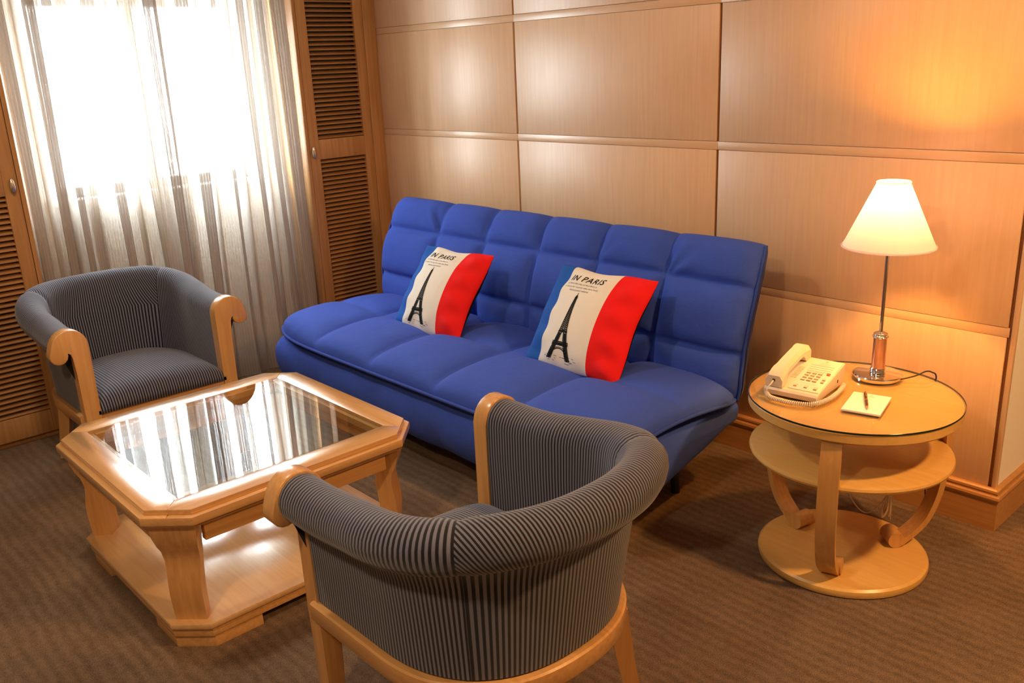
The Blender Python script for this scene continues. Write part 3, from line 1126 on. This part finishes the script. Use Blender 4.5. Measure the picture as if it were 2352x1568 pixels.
# ------------------------------------------------------------------ tub armchairs
def tub_chair(loc, rz, label):
    root = empty('tub_armchair', loc, rz)
    tag(root, label, 'armchair', 'striped tub armchairs')
    HW = 0.293       # half width of the roll centre line
    XS = -0.30       # where the straight arms end
    A = 0.300        # depth of the curved back
    def path(a):
        """a in [-1,1]: -1 right arm front ... +1 left arm front; returns x, y, nx, ny (outward)"""
        L1 = 0.265
        arc = 1.12 * (PI / 2) * 0.298
        tot = L1 + arc
        s = (1 - abs(a)) * tot        # distance from the arm front
        sg = 1 if a > 0 else -1
        if s <= L1:
            return -0.035 - s, sg * HW, 0.0, sg * 1.0
        t = (s - L1) / arc * PI / 2
        n_ = 2.35
        c_, s_ = math.cos(t), math.sin(t)
        x = XS - A * max(0.0, s_) ** (2 / n_)
        y = HW * max(0.0, c_) ** (2 / n_)
        gx = -(max(0.0, s_) ** (2 - 2 / n_)) / A
        gy = (max(0.0, c_) ** (2 - 2 / n_)) / HW
        l = math.hypot(gx, gy)
        return x, sg * y, gx / l, sg * gy / l
    def crown(a):
        return 0.066 * smooth01((1 - abs(a) - 0.10) / 0.70)
    # shell profile: (outward offset, height, follows crown)
    prof = [(-0.046, 0.325, 0), (-0.047, 0.42, 0.3), (-0.049, 0.52, 0.8)]
    for k in range(0, 15):
        an = math.radians(180 - k * 17.5)
        prof.append((0.008 + 0.056 * math.cos(an), 0.603 + 0.057 * math.sin(an), 1.0))
    prof += [(0.012, 0.545, 0.9), (0.004, 0.52, 0.7), (0.0, 0.44, 0.3), (-0.002, 0.335, 0)]
    seam = 0.345
    secs = [('arm_upholstery', seam, 1.0, 0, 46), ('back_upholstery', -seam, seam, 1, 90), ('arm_upholstery', -1.0, -seam, 0, 46)]
    # cloth length walked round the roll, for the stripes
    walk = [0.0]
    for (o0, z0_, w0), (o1, z1_, w1) in zip(prof[:-1], prof[1:]):
        walk.append(walk[-1] + (math.hypot(o1 - o0, z1_ - z0_) if min(z0_, z1_) > 0.515 else 0.0))
    SPLIT = 17        # roll ends here; the outer face below is a panel of its own
    for nm0, a0, a1, mode, n in secs:
        for part, k0, k1 in ((0, 0, SPLIT), (1, SPLIT, len(prof) - 1)):
            nm = nm0 if part == 0 else ('outer_back_panel' if mode else 'outer_arm_panel')
            m_ = k1 - k0 + 1
            v_, f_, uv_ = [], [], []
            run, last = 0.0, None
            for i in range(n + 1):
                a = a0 + (a1 - a0) * i / n
                x, y, nx, ny = path(a)
                d_seam = min(abs(a - seam), abs(a + seam))
                if last: run += math.hypot(x - last[0], y - last[1])
                last = (x, y)
                lean = 0.045 * smooth01((1 - abs(a) - 0.25) / 0.5)
                pinch = 0.0035 * math.exp(-(d_seam / 0.02) ** 2)
                for k in range(k0, k1 + 1):
                    o, z, w_ = prof[k]
                    oo = o - pinch * (1 if o > 0 else -1) * (1 if z > 0.5 else 0.3)
                    zz = z + crown(a) * w_ - (pinch if z > 0.60 else 0)
                    ol_ = oo + lean * (z - 0.33) / 0.30
                    v_.append((x + nx * ol_, y + ny * ol_, zz))
                    if mode == 0:
                        uv_.append((run, zz))
                    elif part == 0:
                        uv_.append((y + ny * (walk[k] - 0.046), zz))
                    else:
                        uv_.append((y * 1.04, zz))
            for i in range(n):
                for k in range(m_ - 1):
                    q = i * m_ + k
                    f_.append((q, q + 1, q + m_ + 1, q + m_))
            if part == 0:
                if abs(a0) == 1.0:
                    f_.append(tuple(range(m_)))
                if abs(a1) == 1.0:
                    f_.append(tuple(range(n * m_, n * m_ + m_)))
            py_mesh(nm, v_, f_, M_stripe, root, uvs=uv_)
    # seat cushion
    v_, f_, uv_ = [], [], []
    nu, nv = 40, 40
    for side in (1, 0):
        for j in range(nv + 1):
            for i in range(nu + 1):
                u, w = i / nu, j / nv
                U = 2 * u - 1
                U = math.sin(U * PI / 2) * 0.6 + U * 0.4
                W_ = w
                x = -0.000 - 0.545 * W_
                hw = 0.249
                if x < XS:
                    t = min(1, (XS - x) / 0.250)
                    hw = 0.249 * max(0.0, 1 - t ** 2.3) ** (1 / 2.3)
                    hw = max(hw, 0.02)
                y = U * hw
                e = (max(0, 1 - abs(U) ** 5)) ** 0.5
                ef = 1 - (max(0.0, 1 - w / 0.20)) ** 2.6
                eb = smooth01((1 - w) / 0.1)
                z = 0.330 + side * (0.014 + 0.052 * e ** 0.6 * ef ** 0.5 * (0.4 + 0.6 * eb) + 0.028 * (1 - U * U) * math.sin(PI * min(1, 0.15 + w * 0.85)))
                xx = x + side * 0.006 * ef
                v_.append((xx, y, z))
                uv_.append((y, x))
    M2 = (nu + 1) * (nv + 1)
    for j in range(nv):
        for i in range(nu):
            a = j * (nu + 1) + i
            f_.append((a, a + 1, a + nu + 2, a + nu + 1))
            f_.append((M2 + a, M2 + a + nu + 1, M2 + a + nu + 2, M2 + a + 1))
    for i in range(nu):
        f_.append((i, M2 + i, M2 + i + 1, i + 1))
        b_ = nv * (nu + 1) + i
        f_.append((b_, b_ + 1, M2 + b_ + 1, M2 + b_))
    for j in range(nv):
        a = j * (nu + 1)
        f_.append((a, a + nu + 1, M2 + a + nu + 1, M2 + a))
        b_ = a + nu
        f_.append((b_, M2 + b_, M2 + b_ + nu + 1, b_ + nu + 1))
    py_mesh('seat', v_, f_, M_stripe, root, uvs=uv_)
    # curved seat rail
    v_, f_ = [], []
    pr = [(-0.030, 0.283), (0.010, 0.283), (0.014, 0.288), (0.014, 0.327), (0.010, 0.331), (-0.030, 0.331)]
    n = 90
    for i in range(n + 1):
        a = -1 + 2 * i / n
        x, y, nx, ny = path(a)
        for o, z in pr:
            v_.append((x + nx * o, y + ny * o, z))
    k_ = len(pr)
    for i in range(n):
        for k in range(k_):
            f_.append((i * k_ + k, i * k_ + (k + 1) % k_, (i + 1) * k_ + (k + 1) % k_, (i + 1) * k_ + k))
    f_ += [tuple(range(k_)), tuple(range(n * k_, n * k_ + k_))]
    o = py_mesh('seat_rail', v_, f_, M_fx, root, smooth=True)
    o.data.set_sharp_from_angle(angle=0.7)
    box('front_rail', (-0.022, 0, 0.299), (0.026, 0.515, 0.064), M_fy, root, 0.003)
    # front posts with scrolled tops
    for s in (1, -1):
        ol = [(-0.046, 0.0), (-0.052, 0.30), (-0.053, 0.56)]
        for k in range(0, 12):
            an = math.radians(180 - k * 14.5)
            ol.append((0.009 + 0.062 * math.cos(an), 0.603 + 0.063 * math.sin(an)))
        for k in range(0, 10):
            an = math.radians(28 - k * 25)
            ol.append((0.050 + 0.031 * math.cos(an), 0.578 + 0.031 * math.sin(an)))
        ol += [(0.026, 0.582), (0.018, 0.586), (0.009, 0.580), (0.005, 0.565), (0.004, 0.50), (0.002, 0.30), (-0.006, 0.0)]
        poly = [(s * (HW + o_), z) for o_, z in ol]
        prism('front_post', poly, -0.048, 0.0, M_fz, root, bev=0.003, frame=lambda a, b, c: Vector((c, a, b)), ang=0.9)
    # rear legs, splayed
    for s in (1, -1):
        x, y, nx, ny = path(s * 0.36)
        bm = bmesh.new()
        ring = []
        for z, w_, off in ((0.287, 0.024, -0.008), (0.15, 0.021, 0.012), (0.0, 0.017, 0.040)):
            cx, cy_ = x + nx * off, y + ny * off
            tx, ty = -ny, nx
            ring.append([bm.verts.new((cx + nx * a * w_ + tx * b * w_, cy_ + ny * a * w_ + ty * b * w_, z)) for a, b in ((-1, -1), (1, -1), (1, 1), (-1, 1))])
        for r0, r1 in zip(ring[:-1], ring[1:]):
            for k in range(4):
                bm.faces.new((r0[k], r0[(k + 1) % 4], r1[(k + 1) % 4], r1[k]))
        bm.faces.new(ring[0]); bm.faces.new(ring[-1][::-1])
        bm_obj('rear_leg', bm, M_fz, root, smooth_angle=0.4)
    return root
tub_chair((-3.29, 1.156, 0), 0.0, 'striped tub armchair in front of the sheer curtains')
tub_chair((-1.69, 1.132, 0), PI, 'striped tub armchair in the foreground, its rounded back to the viewer')

# ------------------------------------------------------------------ coffee table
CT = Vector((-2.530, 1.080, 0))
ct = empty('coffee_table', CT)
tag(ct, 'maple coffee table with glass top and low shelf between the armchairs', 'coffee table')
HX, HY, CH = 0.430, 0.420, 0.092
def octo(hx, hy, ch):
    return [(hx, hy - ch), (hx - ch, hy), (-hx + ch, hy), (-hx, hy - ch), (-hx, -hy + ch), (-hx + ch, -hy), (hx - ch, -hy), (hx, -hy + ch)]
GX, GY = HX - 0.090, HY - 0.085
def rail_poly(side, d):
    hx, hy, ch = HX + d, HY + d, CH + d * 0.59
    mx, my = hx - ch / 2, hy - ch / 2
    if side == 0: return [(GX, GY), (mx, my), (hx - ch, hy), (-hx + ch, hy), (-mx, my), (-GX, GY)]
    if side == 1: return [(-GX, GY), (-mx, my), (-hx, hy - ch), (-hx, -hy + ch), (-mx, -my), (-GX, -GY)]
    if side == 2: return [(-GX, -GY), (-mx, -my), (-hx + ch, -hy), (hx - ch, -hy), (mx, -my), (GX, -GY)]
    return [(GX, -GY), (mx, -my), (hx, -hy + ch), (hx, hy - ch), (mx, my), (GX, GY)]
for s in range(4):
    bm = bmesh.new()
    add_prism(bm, rail_poly(s, -0.004), 0.420, 0.436, 0.0022)
    add_prism(bm, rail_poly(s, 0.012), 0.396, 0.4205, 0.003)
    add_prism(bm, rail_poly(s, -0.006), 0.382, 0.3965, 0.0)
    bm_obj('top_rail', bm, M_top if s % 2 == 0 else M_topy, ct, smooth_angle=0.5)
# glass pane with a half-round finger notch on the window side
gp = [(GX - 0.001, -GY + 0.001), (GX - 0.001, GY - 0.001), (-GX + 0.001, GY - 0.001)]
for k in range(0, 13):
    an = PI / 2 - PI * k / 12
    gp.append((-GX + 0.001 + 0.030 * math.cos(an), 0.175 + 0.040 * math.sin(an)))
gp.append((-GX + 0.001, -GY + 0.001))
bm = bmesh.new()
bm.faces.new([bm.verts.new((a, b, 0.4315)) for a, b in gp])
gl = bm_obj('glass_top', bm, M_tglass, ct)
gl['label'] = 'clear glass pane with a finger notch'
md = gl.modifiers.new('thick', 'SOLIDIFY')
md.thickness = 0.005
md.offset = -1
# ledge that carries the pane
bm = bmesh.new()
for c_, s_ in (((0, GY - 0.004, 0.414), (2 * GX, 0.026, 0.022)), ((0, -GY + 0.004, 0.414), (2 * GX, 0.026, 0.022)), ((GX - 0.004, 0, 0.414), (0.026, 2 * GY - 0.04, 0.022)), ((-GX + 0.004, 0, 0.414), (0.026, 2 * GY - 0.04, 0.022))):
    add_box(bm, c_, s_)
bm_obj('glass_ledge', bm, M_fx, ct)
# aprons
AX, AY = HX - 0.028, HY - 0.028
for sy in (-1, 1):
    box('apron', (0, sy * (AY - 0.011), 0.352), (2 * (AX - 0.10), 0.022, 0.062), M_fx, ct, 0.002)
    box('apron', (sy * (AX - 0.011), 0, 0.352), (0.022, 2 * (AY - 0.10), 0.062), M_fy, ct, 0.002)
# shaped corner legs
for sx in (-1, 1):
    for sy in (-1, 1):
        d = Vector((sx, sy, 0)).normalized()
        t = Vector((-d.y, d.x, 0))
        cc = Vector((sx * (HX - CH / 2), sy * (HY - CH / 2), 0))     # middle of the chamfer
        prof_ = [  # z, outward offset of face, half width, thickness
            (0.384, -0.010, 0.064, 0.075), (0.350, -0.012, 0.061, 0.072), (0.318, -0.022, 0.056, 0.062), (0.295, -0.034, 0.052, 0.054), (0.265, -0.040, 0.049, 0.052),
            (0.235, -0.036, 0.047, 0.054), (0.200, -0.030, 0.046, 0.056), (0.160, -0.028, 0.045, 0.056), (0.115, -0.032, 0.044, 0.054), (0.084, -0.036, 0.043, 0.054)]
        bm = bmesh.new()
        rings = []
        for z, of, hw, tk in prof_:
            rings.append([bm.verts.new(cc + d * (of - dd) + t * (tt * (hw - (0.012 if dd > 0 else 0))) + Vector((0, 0, z))) for tt, dd in ((-1, 0), (1, 0), (1, tk), (-1, tk))])
        for r0, r1 in zip(rings[:-1], rings[1:]):
            for k in range(4):
                bm.faces.new((r0[k], r0[(k + 1) % 4], r1[(k + 1) % 4], r1[k]))
        bm.faces.new(rings[0]); bm.faces.new(rings[-1][::-1])
        bm_obj('leg', bm, M_fz, ct, smooth_angle=0.6)
# low shelf and plinth
prism('shelf', octo(HX - 0.012, HY - 0.018, 0.080), 0.066, 0.084, M_shelf, ct, bev=0.004)
bm = bmesh.new()
hx, hy = HX - 0.020, HY - 0.026
add_prism(bm, octo(hx, hy, 0.078), 0.038, 0.0665, 0.002)
bm_obj('shelf_frame', bm, M_fx, ct, smooth_angle=0.5)
for sx in (-1, 1):
    for sy in (-1, 1):
        hx, hy = HX - 0.026, HY - 0.032
        poly = [(sx * hx, sy * (hy - 0.078)), (sx * (hx - 0.078), sy * hy), (sx * (hx - 0.22), sy * hy), (sx * (hx - 0.22), sy * (hy - 0.022)), (sx * (hx - 0.09), sy * (hy - 0.022)),
                (sx * (hx - 0.022), sy * (hy - 0.09)), (sx * (hx - 0.022), sy * (hy - 0.22)), (sx * hx, sy * (hy - 0.22))]
        if sx * sy < 0: poly = poly[::-1]
        prism('foot', poly, 0.0, 0.0385, M_fx, ct, bev=0.001)

# ------------------------------------------------------------------ side table
ST = Vector((-1.135, 2.357, 0))
st = empty('side_table', ST)
tag(st, 'round maple side table with shelf and curved legs beside the sofa', 'side table')
lathe('table_top', [(0, 0.496), (0.286, 0.496), (0.292, 0.498), (0.296, 0.503), (0.296, 0.526), (0.294, 0.5285), (0, 0.5285)], M_side, st, n=96)
gt = lathe('glass_disc', [(0, 0.5290), (0.2975, 0.5290), (0.2985, 0.5300), (0.2985, 0.5338), (0.2975, 0.5348), (0, 0.5348)], [M_sglass, M_gedge], st, n=96)
gt['label'] = 'clear glass disc with dark edge'
for p in gt.data.polygons:
    if abs(p.normal.z) < 0.9:
        p.material_index = 1
lathe('shelf', [(0, 0.350), (0.278, 0.350), (0.285, 0.353), (0.288, 0.360), (0.286, 0.367), (0.280, 0.370), (0, 0.370)], M_side, st, n=96)
lathe('base', [(0, 0.0), (0.238, 0.0), (0.246, 0.004), (0.249, 0.014), (0.247, 0.024), (0.240, 0.030), (0, 0.030)], M_side, st, n=96)
for ang in (-73, 50, 169):
    a = math.radians(ang)
    d = Vector((math.cos(a), math.sin(a), 0))
    t = Vector((-d.y, d.x, 0))
    prof_ = catmull([(0.283, 0.497, 0), (0.2955, 0.43, 0), (0.300, 0.36, 0), (0.298, 0.27, 0), (0.283, 0.180, 0), (0.248, 0.098, 0), (0.180, 0.034, 0)], 6)
    v_, f_ = [], []
    hw, tk = 0.027, 0.017
    for k, p in enumerate(prof_):
        q0 = prof_[max(k - 1, 0)]; q1 = prof_[min(k + 1, len(prof_) - 1)]
        tg = (q1 - q0).normalized()
        nr = Vector((-tg.y, tg.x, 0))     # towards the outside (r+) when tg points down
        for s, w_ in ((-1, 0), (1, 0), (1, -1), (-1, -1)):
            r = p.x + nr.x * tk * w_ * (1 if nr.x > 0 else -1)
            z = p.y + nr.y * tk * w_ * (1 if nr.x > 0 else -1)
            v_.append(d * r + t * (s * hw) + Vector((0, 0, max(0.0305, min(0.4955, z)))))
    for k in range(len(prof_) - 1):
        for j in range(4):
            f_.append((k * 4 + j, k * 4 + (j + 1) % 4, (k + 1) * 4 + (j + 1) % 4, (k + 1) * 4 + j))
    f_ += [(0, 1, 2, 3), tuple(len(v_) - 4 + j for j in range(4))]
    lg = py_mesh('leg', v_, f_, M_sidez, st)
    lg.data.set_sharp_from_angle(angle=0.6)
    # round dowel at the foot
    c_ = d * 0.158 + Vector((0, 0, 0.0555))
    v2, f2 = tube_data([c_ - t * 0.031, c_ + t * 0.031], 0.025, 24)
    dw = py_mesh('dowel', v2, f2, M_sidez, lg)
    dw.data.set_sharp_from_angle(angle=0.6)

ZT = 0.5350   # top of the glass

# ------------------------------------------------------------------ table lamp
lamp = empty('table_lamp', (LAMP_POS[0], LAMP_POS[1], ZT))
tag(lamp, 'lit table lamp with cream cone shade on the round side table', 'lamp')
lathe('lamp_base', [(0, 0.0), (0.066, 0.0), (0.066, 0.006), (0.071, 0.007), (0.072, 0.011), (0.070, 0.014), (0.020, 0.0165), (0, 0.0165)], M_chrome, lamp, n=64)
lathe('collar', [(0, 0.0165), (0.0215, 0.0165), (0.0235, 0.020), (0.0215, 0.0235), (0.0235, 0.027), (0.0215, 0.031), (0, 0.031)], M_chrome, lamp, n=40)
lathe('column', [(0, 0.031), (0.0195, 0.031), (0.0195, 0.128), (0, 0.128)], M_copper, lamp, n=40)
lathe('collar', [(0, 0.128), (0.0225, 0.128), (0.0245, 0.131), (0.0225, 0.134), (0.019, 0.136), (0.021, 0.140), (0.012, 0.1445), (0, 0.1445)], M_chrome, lamp, n=40)
lathe('stem', [(0, 0.1445), (0.0052, 0.1445), (0.0052, 0.43), (0, 0.43)], M_chrome, lamp, n=20)
lathe('bulb_socket', [(0, 0.43), (0.010, 0.43), (0.012, 0.50), (0.0165, 0.515), (0.0165, 0.527), (0, 0.527)], M_frame, lamp, n=20)
bulb = lathe('bulb', [(0, 0.520), (0.010, 0.522), (0.016, 0.534), (0.018, 0.546), (0.018, 0.554), (0.013, 0.566), (0.006, 0.573), (0, 0.574)], M_bulb, lamp, n=24)
sh = []
rb, rt, zb_, zt_ = 0.1285, 0.0445, 0.408, 0.594
prof_ = [(rb, zb_), (rt, zt_), (rt - 0.0012, zt_), (rb - 0.0012, zb_), (rb, zb_)]
shade = lathe('lamp_shade', prof_, M_shade, lamp, n=96)
shade['label'] = 'cream cone shade, glowing'
for z, r in ((zb_, rb), (zt_, rt)):
    pr = [(r + 0.0012 + 0.0022 * math.cos(2 * PI * k / 8), z + 0.0032 * math.sin(2 * PI * k / 8)) for k in range(9)]
    lathe('rim', pr, M_shade, shade, n=96)
for k in range(3):
    a = 2 * PI * k / 3 + 0.4
    tube('spider_arm', [(0.012 * math.cos(a), 0.012 * math.sin(a), 0.47), (0.102 * math.cos(a), 0.102 * math.sin(a), 0.464)], 0.0015, M_chrome, shade, 6)
pt = bpy.data.lights.new('lamp_bulb_glow', 'POINT')
pt.energy = LAMP_WATT
pt.color = LAMP_COL
pt.shadow_soft_size = 0.022
bo = bpy.data.objects.new('lamp_bulb_glow', pt)
COL.objects.link(bo)
bo.parent = lamp
bo.location = (0, 0, 0.553)
bulb.visible_shadow = True
pts = catmull([(0.069, 0.006, 0.006), (0.095, 0.050, 0.012), (0.110, 0.085, 0.020), (0.122, 0.100, 0.016), (0.132, 0.108, 0.004), (0.125, 0.124, -0.05), (0.115, 0.15, -0.20), (0.10, 0.20, -0.42), (0.10, 0.245, -0.531)], 8)
tube('power_cord', pts, 0.0022, M_black, lamp, 8)

# ------------------------------------------------------------------ telephone
ph = empty('telephone', (-1.262, 2.305, ZT), math.radians(7))
ph.scale = (0.94, 0.94, 0.94)
tag(ph, 'ivory push-button desk telephone on the round side table', 'telephone')
PW, PL = 0.172, 0.228          # width (x), length (y)
def deck(y):                   # height of the sloping face at y
    return interp([-PL / 2, PL / 2], [0.026, 0.070], y)
bm = bmesh.new()
side = [(-PL / 2 + 0.004, 0.004), (PL / 2 - 0.01, 0.004), (PL / 2, 0.050), (PL / 2 - 0.006, 0.069), (-PL / 2 + 0.006, 0.0268), (-PL / 2, 0.020), (-PL / 2 + 0.001, 0.010)]
add_prism(bm, side, -PW / 2, PW / 2, 0.004, 3, lambda a, b, c: Vector((c, a, b)))
bm_obj('phone_body', bm, M_phone, ph, smooth_angle=0.6)
box('rubber_base', (0, 0.004, 0.002), (PW - 0.02, PL - 0.03, 0.004), M_black, ph, 0)
slope = math.atan2(0.044, PL)
def on_deck(name, x, y, w, l, hgt, mat, parent=ph, bev=0.001):
    o = box(name, (x, y, deck(y) + hgt / 2 - 0.0002), (w, l, hgt), mat, parent, bev)
    o.rotation_euler = (slope, 0, 0)
    return o
fp = on_deck('faceplate', 0.0335, 0.004, 0.098, 0.205, 0.0022, M_phonelt)
FZ = 0.0021
def on_face(name, x, y, w, l, hgt, mat, bev=0.0006):
    o = box(name, (x, y, deck(y) + FZ + hgt / 2), (w, l, hgt), mat, ph, bev)
    o.rotation_euler = (slope, 0, 0)
    return o
for r in range(4):
    for c_ in range(3):
        on_face('key', 0.008 + c_ * 0.0185, 0.012 - r * 0.0155, 0.0135, 0.0095, 0.003, M_key)
        on_face('key_legend', 0.008 + c_ * 0.0185, 0.012 - r * 0.0155 - 0.0062, 0.0135, 0.0018, 0.0008, M_print, 0)
for k in range(4):
    on_face('printed_line', 0.032, 0.062 - k * 0.0125, 0.074, 0.0012, 0.0004, M_print, 0)
on_face('message_lamp', 0.069, 0.0155, 0.011, 0.011, 0.004, M_red, 0.0015)
for y in (-0.018, -0.034):
    on_face('key', 0.069, y, 0.0095, 0.008, 0.0028, M_key)
    on_face('key_legend', 0.069, y - 0.0055, 0.0095, 0.0016, 0.0007, M_print, 0)
for x, y in ((0.002, -0.075), (0.035, -0.075), (0.066, -0.077)):
    on_face('key', x, y, 0.0105, 0.013, 0.0028, M_key)
    on_face('key_legend', x, y - 0.0078, 0.0105, 0.0018, 0.0007, M_print, 0)
on_face('printed_line', 0.035, -0.055, 0.05, 0.0009, 0.0003, M_key, 0)
for k, w_ in enumerate((0.022, 0.036, 0.030)):
    on_face('printed_line', 0.034, 0.080 - k * 0.006, w_, 0.0012, 0.0003, M_key, 0)
bm = bmesh.new()
add_lathe(bm, [(0.0032, 0), (0.0042, 0), (0.0042, 0.0004), (0.0032, 0.0004), (0.0032, 0)], 20)
lo_ = bm_obj('ring_emblem', bm, M_print, ph, (0.034, 0.091, deck(0.091) + FZ))
lo_.rotation_euler = (slope, 0, 0)
for k in range(10):
    y = 0.040 - k * 0.0078
    on_deck('speaker_slot', -0.0265, y, 0.019, 0.0016, 0.0006, M_print, bev=0)
box('side_jack', (PW / 2 + 0.0002, 0.05, 0.026), (0.001, 0.007, 0.010), M_black, ph, 0)
# handset: faceted arch along the left side of the body
hs = empty('handset', (-0.055, 0.0, 0.0))
hs.parent = ph
hl = 0.218
v_, f_ = [], []
n = 24
for i in range(n + 1):
    s = -1 + 2 * i / n
    y = s * hl / 2
    base_z = deck(y) + 0.002
    top = base_z + 0.052 - 0.012 * abs(s) ** 3
    gap = 0.024 * smooth01((0.70 - abs(s)) / 0.16)
    bot = base_z + gap
    hw = 0.0235 + 0.004 * smooth01((abs(s) - 0.5) / 0.2)
    if abs(s) > 0.97: top -= 0.004
    ch_ = 0.009
    for a, z in ((-hw, bot), (-hw, top - ch_ * 1.6), (-hw + ch_, top), (hw - ch_, top), (hw, top - ch_ * 1.6), (hw, bot)):
        v_.append((a, y, z))
for i in range(n):
    for k in range(6):
        f_.append((i * 6 + k, i * 6 + (k + 1) % 6, (i + 1) * 6 + (k + 1) % 6, (i + 1) * 6 + k))
f_ += [tuple(range(6)), tuple(range(n * 6, n * 6 + 6))]
hb = py_mesh('handset_body', v_, f_, M_phone, hs)
hb.data.set_sharp_from_angle(angle=0.5)
box('cord_socket', (0.0, -hl / 2 - 0.0003, deck(-hl / 2) + 0.024), (0.008, 0.002, 0.008), M_black, hs, 0)
# coiled cord from the handset, round the front to the back of the phone
axis = catmull([(-0.066, -0.134, 0.013), (-0.045, -0.150, 0.0085), (0.0, -0.160, 0.0085), (0.045, -0.157, 0.0085), (0.085, -0.135, 0.0085), (0.104, -0.08, 0.0085), (0.108, -0.02, 0.0085), (0.105, 0.04, 0.010), (0.100, 0.07, 0.014)], 10)
L_ = [0.0]
for p, q in zip(axis[:-1], axis[1:]):
    L_.append(L_[-1] + (q - p).length)
def along(s):
    for i in range(len(L_) - 1):
        if s <= L_[i + 1]:
            t_ = (s - L_[i]) / (L_[i + 1] - L_[i])
            return axis[i].lerp(axis[i + 1], t_), (axis[i + 1] - axis[i]).normalized()
    return axis[-1], (axis[-1] - axis[-2]).normalized()
turns = 62
hp = []
lead = catmull([(-0.055, -0.112, 0.050), (-0.056, -0.126, 0.044), (-0.064, -0.136, 0.028), tuple(axis[0])], 5)
for i in range(turns * 10 + 1):
    s = L_[-1] * i / (turns * 10)
    p, t_ = along(s)
    a_ = t_.cross(Vector((0, 0, 1))).normalized()
    b_ = a_.cross(t_)
    an = 2 * PI * i / 10
    hp.append(p + (a_ * math.cos(an) + b_ * math.sin(an)) * 0.0058)
tube('cord_lead', lead, 0.0022, M_phonelt, ph, 8)
tube('coiled_cord', hp, 0.0022, M_phone, ph, 6)

# ------------------------------------------------------------------ notepad and pen
pad_c = Vector((-1.066, 2.300, ZT))
npd = empty('notepad', pad_c, math.radians(14))
tag(npd, 'white paper notepad on the round side table', 'notepad')
box('paper_block', (0, 0, 0.003), (0.104, 0.152, 0.0056), M_paper, npd, 0.0003)
box('cover_board', (0, 0, 0.0003), (0.104, 0.152, 0.0006), M_print, npd, 0)
box('printed_heading', (0, 0.055, 0.0059), (0.026, 0.0014, 0.0002), M_key, npd, 0)
box('printed_heading', (0, 0.051, 0.0059), (0.018, 0.0010, 0.0002), M_key, npd, 0)
lathe('printed_emblem', [(0.002, 0.0058), (0.003, 0.0058), (0.003, 0.0060), (0.002, 0.0060), (0.002, 0.0058)], M_key, npd, (0, 0.062, 0), 16)

pen = empty('ballpoint_pen', (-1.071, 2.307, ZT + 0.0058 + 0.0046))
pen.rotation_euler = (0, PI / 2, math.radians(-61))
tag(pen, 'brown and gold ballpoint pen lying on the notepad', 'pen')
lathe('pen_tip', [(0.0006, 0.066), (0.0018, 0.062), (0.0036, 0.050)], M_gold, pen, n=16)
lathe('barrel', [(0.0036, 0.050), (0.0044, 0.035), (0.0046, 0.004)], M_pendark, pen, n=16)
lathe('middle_ring', [(0.0046, 0.004), (0.0050, 0.003), (0.0050, -0.002), (0.0046, -0.003)], M_gold, pen, n=16)
lathe('cap', [(0.0046, -0.003), (0.0046, -0.050), (0.0036, -0.058)], M_pendark, pen, n=16)
lathe('cap_end', [(0.0036, -0.058), (0.0020, -0.060), (0.0020, -0.067), (0.0, -0.067)], M_gold, pen, n=16)
box('clip', (-0.0068, 0, -0.036), (0.0012, 0.0024, 0.040), M_gold, pen, 0.0004)

# ------------------------------------------------------------------ telephone cable under the table
cb = empty('telephone_cable', (-1.12, 2.60, 0))
tag(cb, 'ivory telephone cable tied in a bundle behind the side table', 'cable')
pts = catmull([(-0.17, 0.075, 0.40), (-0.160, 0.065, 0.28), (-0.145, 0.03, 0.17), (-0.125, 0.0, 0.095), (-0.089, 0.0, 0.045), (-0.055, 0.0, 0.034), (-0.025, 0.0, 0.062), (0.0, 0.0, 0.105), (0.018, 0.01, 0.15), (0.03, 0.06, 0.28), (0.036, 0.075, 0.40)], 8)
tube('loose_cable', pts, 0.0022, M_cable, cb, 6)
for k in range(6):
    r_ = random.Random(k)
    ox, oy = r_.uniform(-0.006, 0.006), r_.uniform(-0.006, 0.006)
    zb2 = r_.uniform(0.030, 0.060)
    pts = catmull([(0.044 + ox, 0.072 + oy, 0.39), (0.034 + ox, 0.05 + oy, 0.25), (0.022 + ox * 0.6, 0.01 + oy * 0.6, 0.16), (0.014 + ox * 0.5, oy * 0.5, 0.125), (0.008 + ox * 2, oy * 2, 0.085), (0.008 + ox * 2, oy * 2, zb2), (0.016 + ox, oy, zb2 + 0.03), (0.016 + ox * 0.5, oy * 0.5, 0.125)], 6)
    tube('cable_loop', pts, 0.0024, M_cable, cb, 6)
lathe('cable_tie', [(0.007, -0.003), (0.0095, -0.003), (0.0095, 0.003), (0.007, 0.003), (0.007, -0.003)], M_cable, cb, (0.015, 0, 0.125), 14)
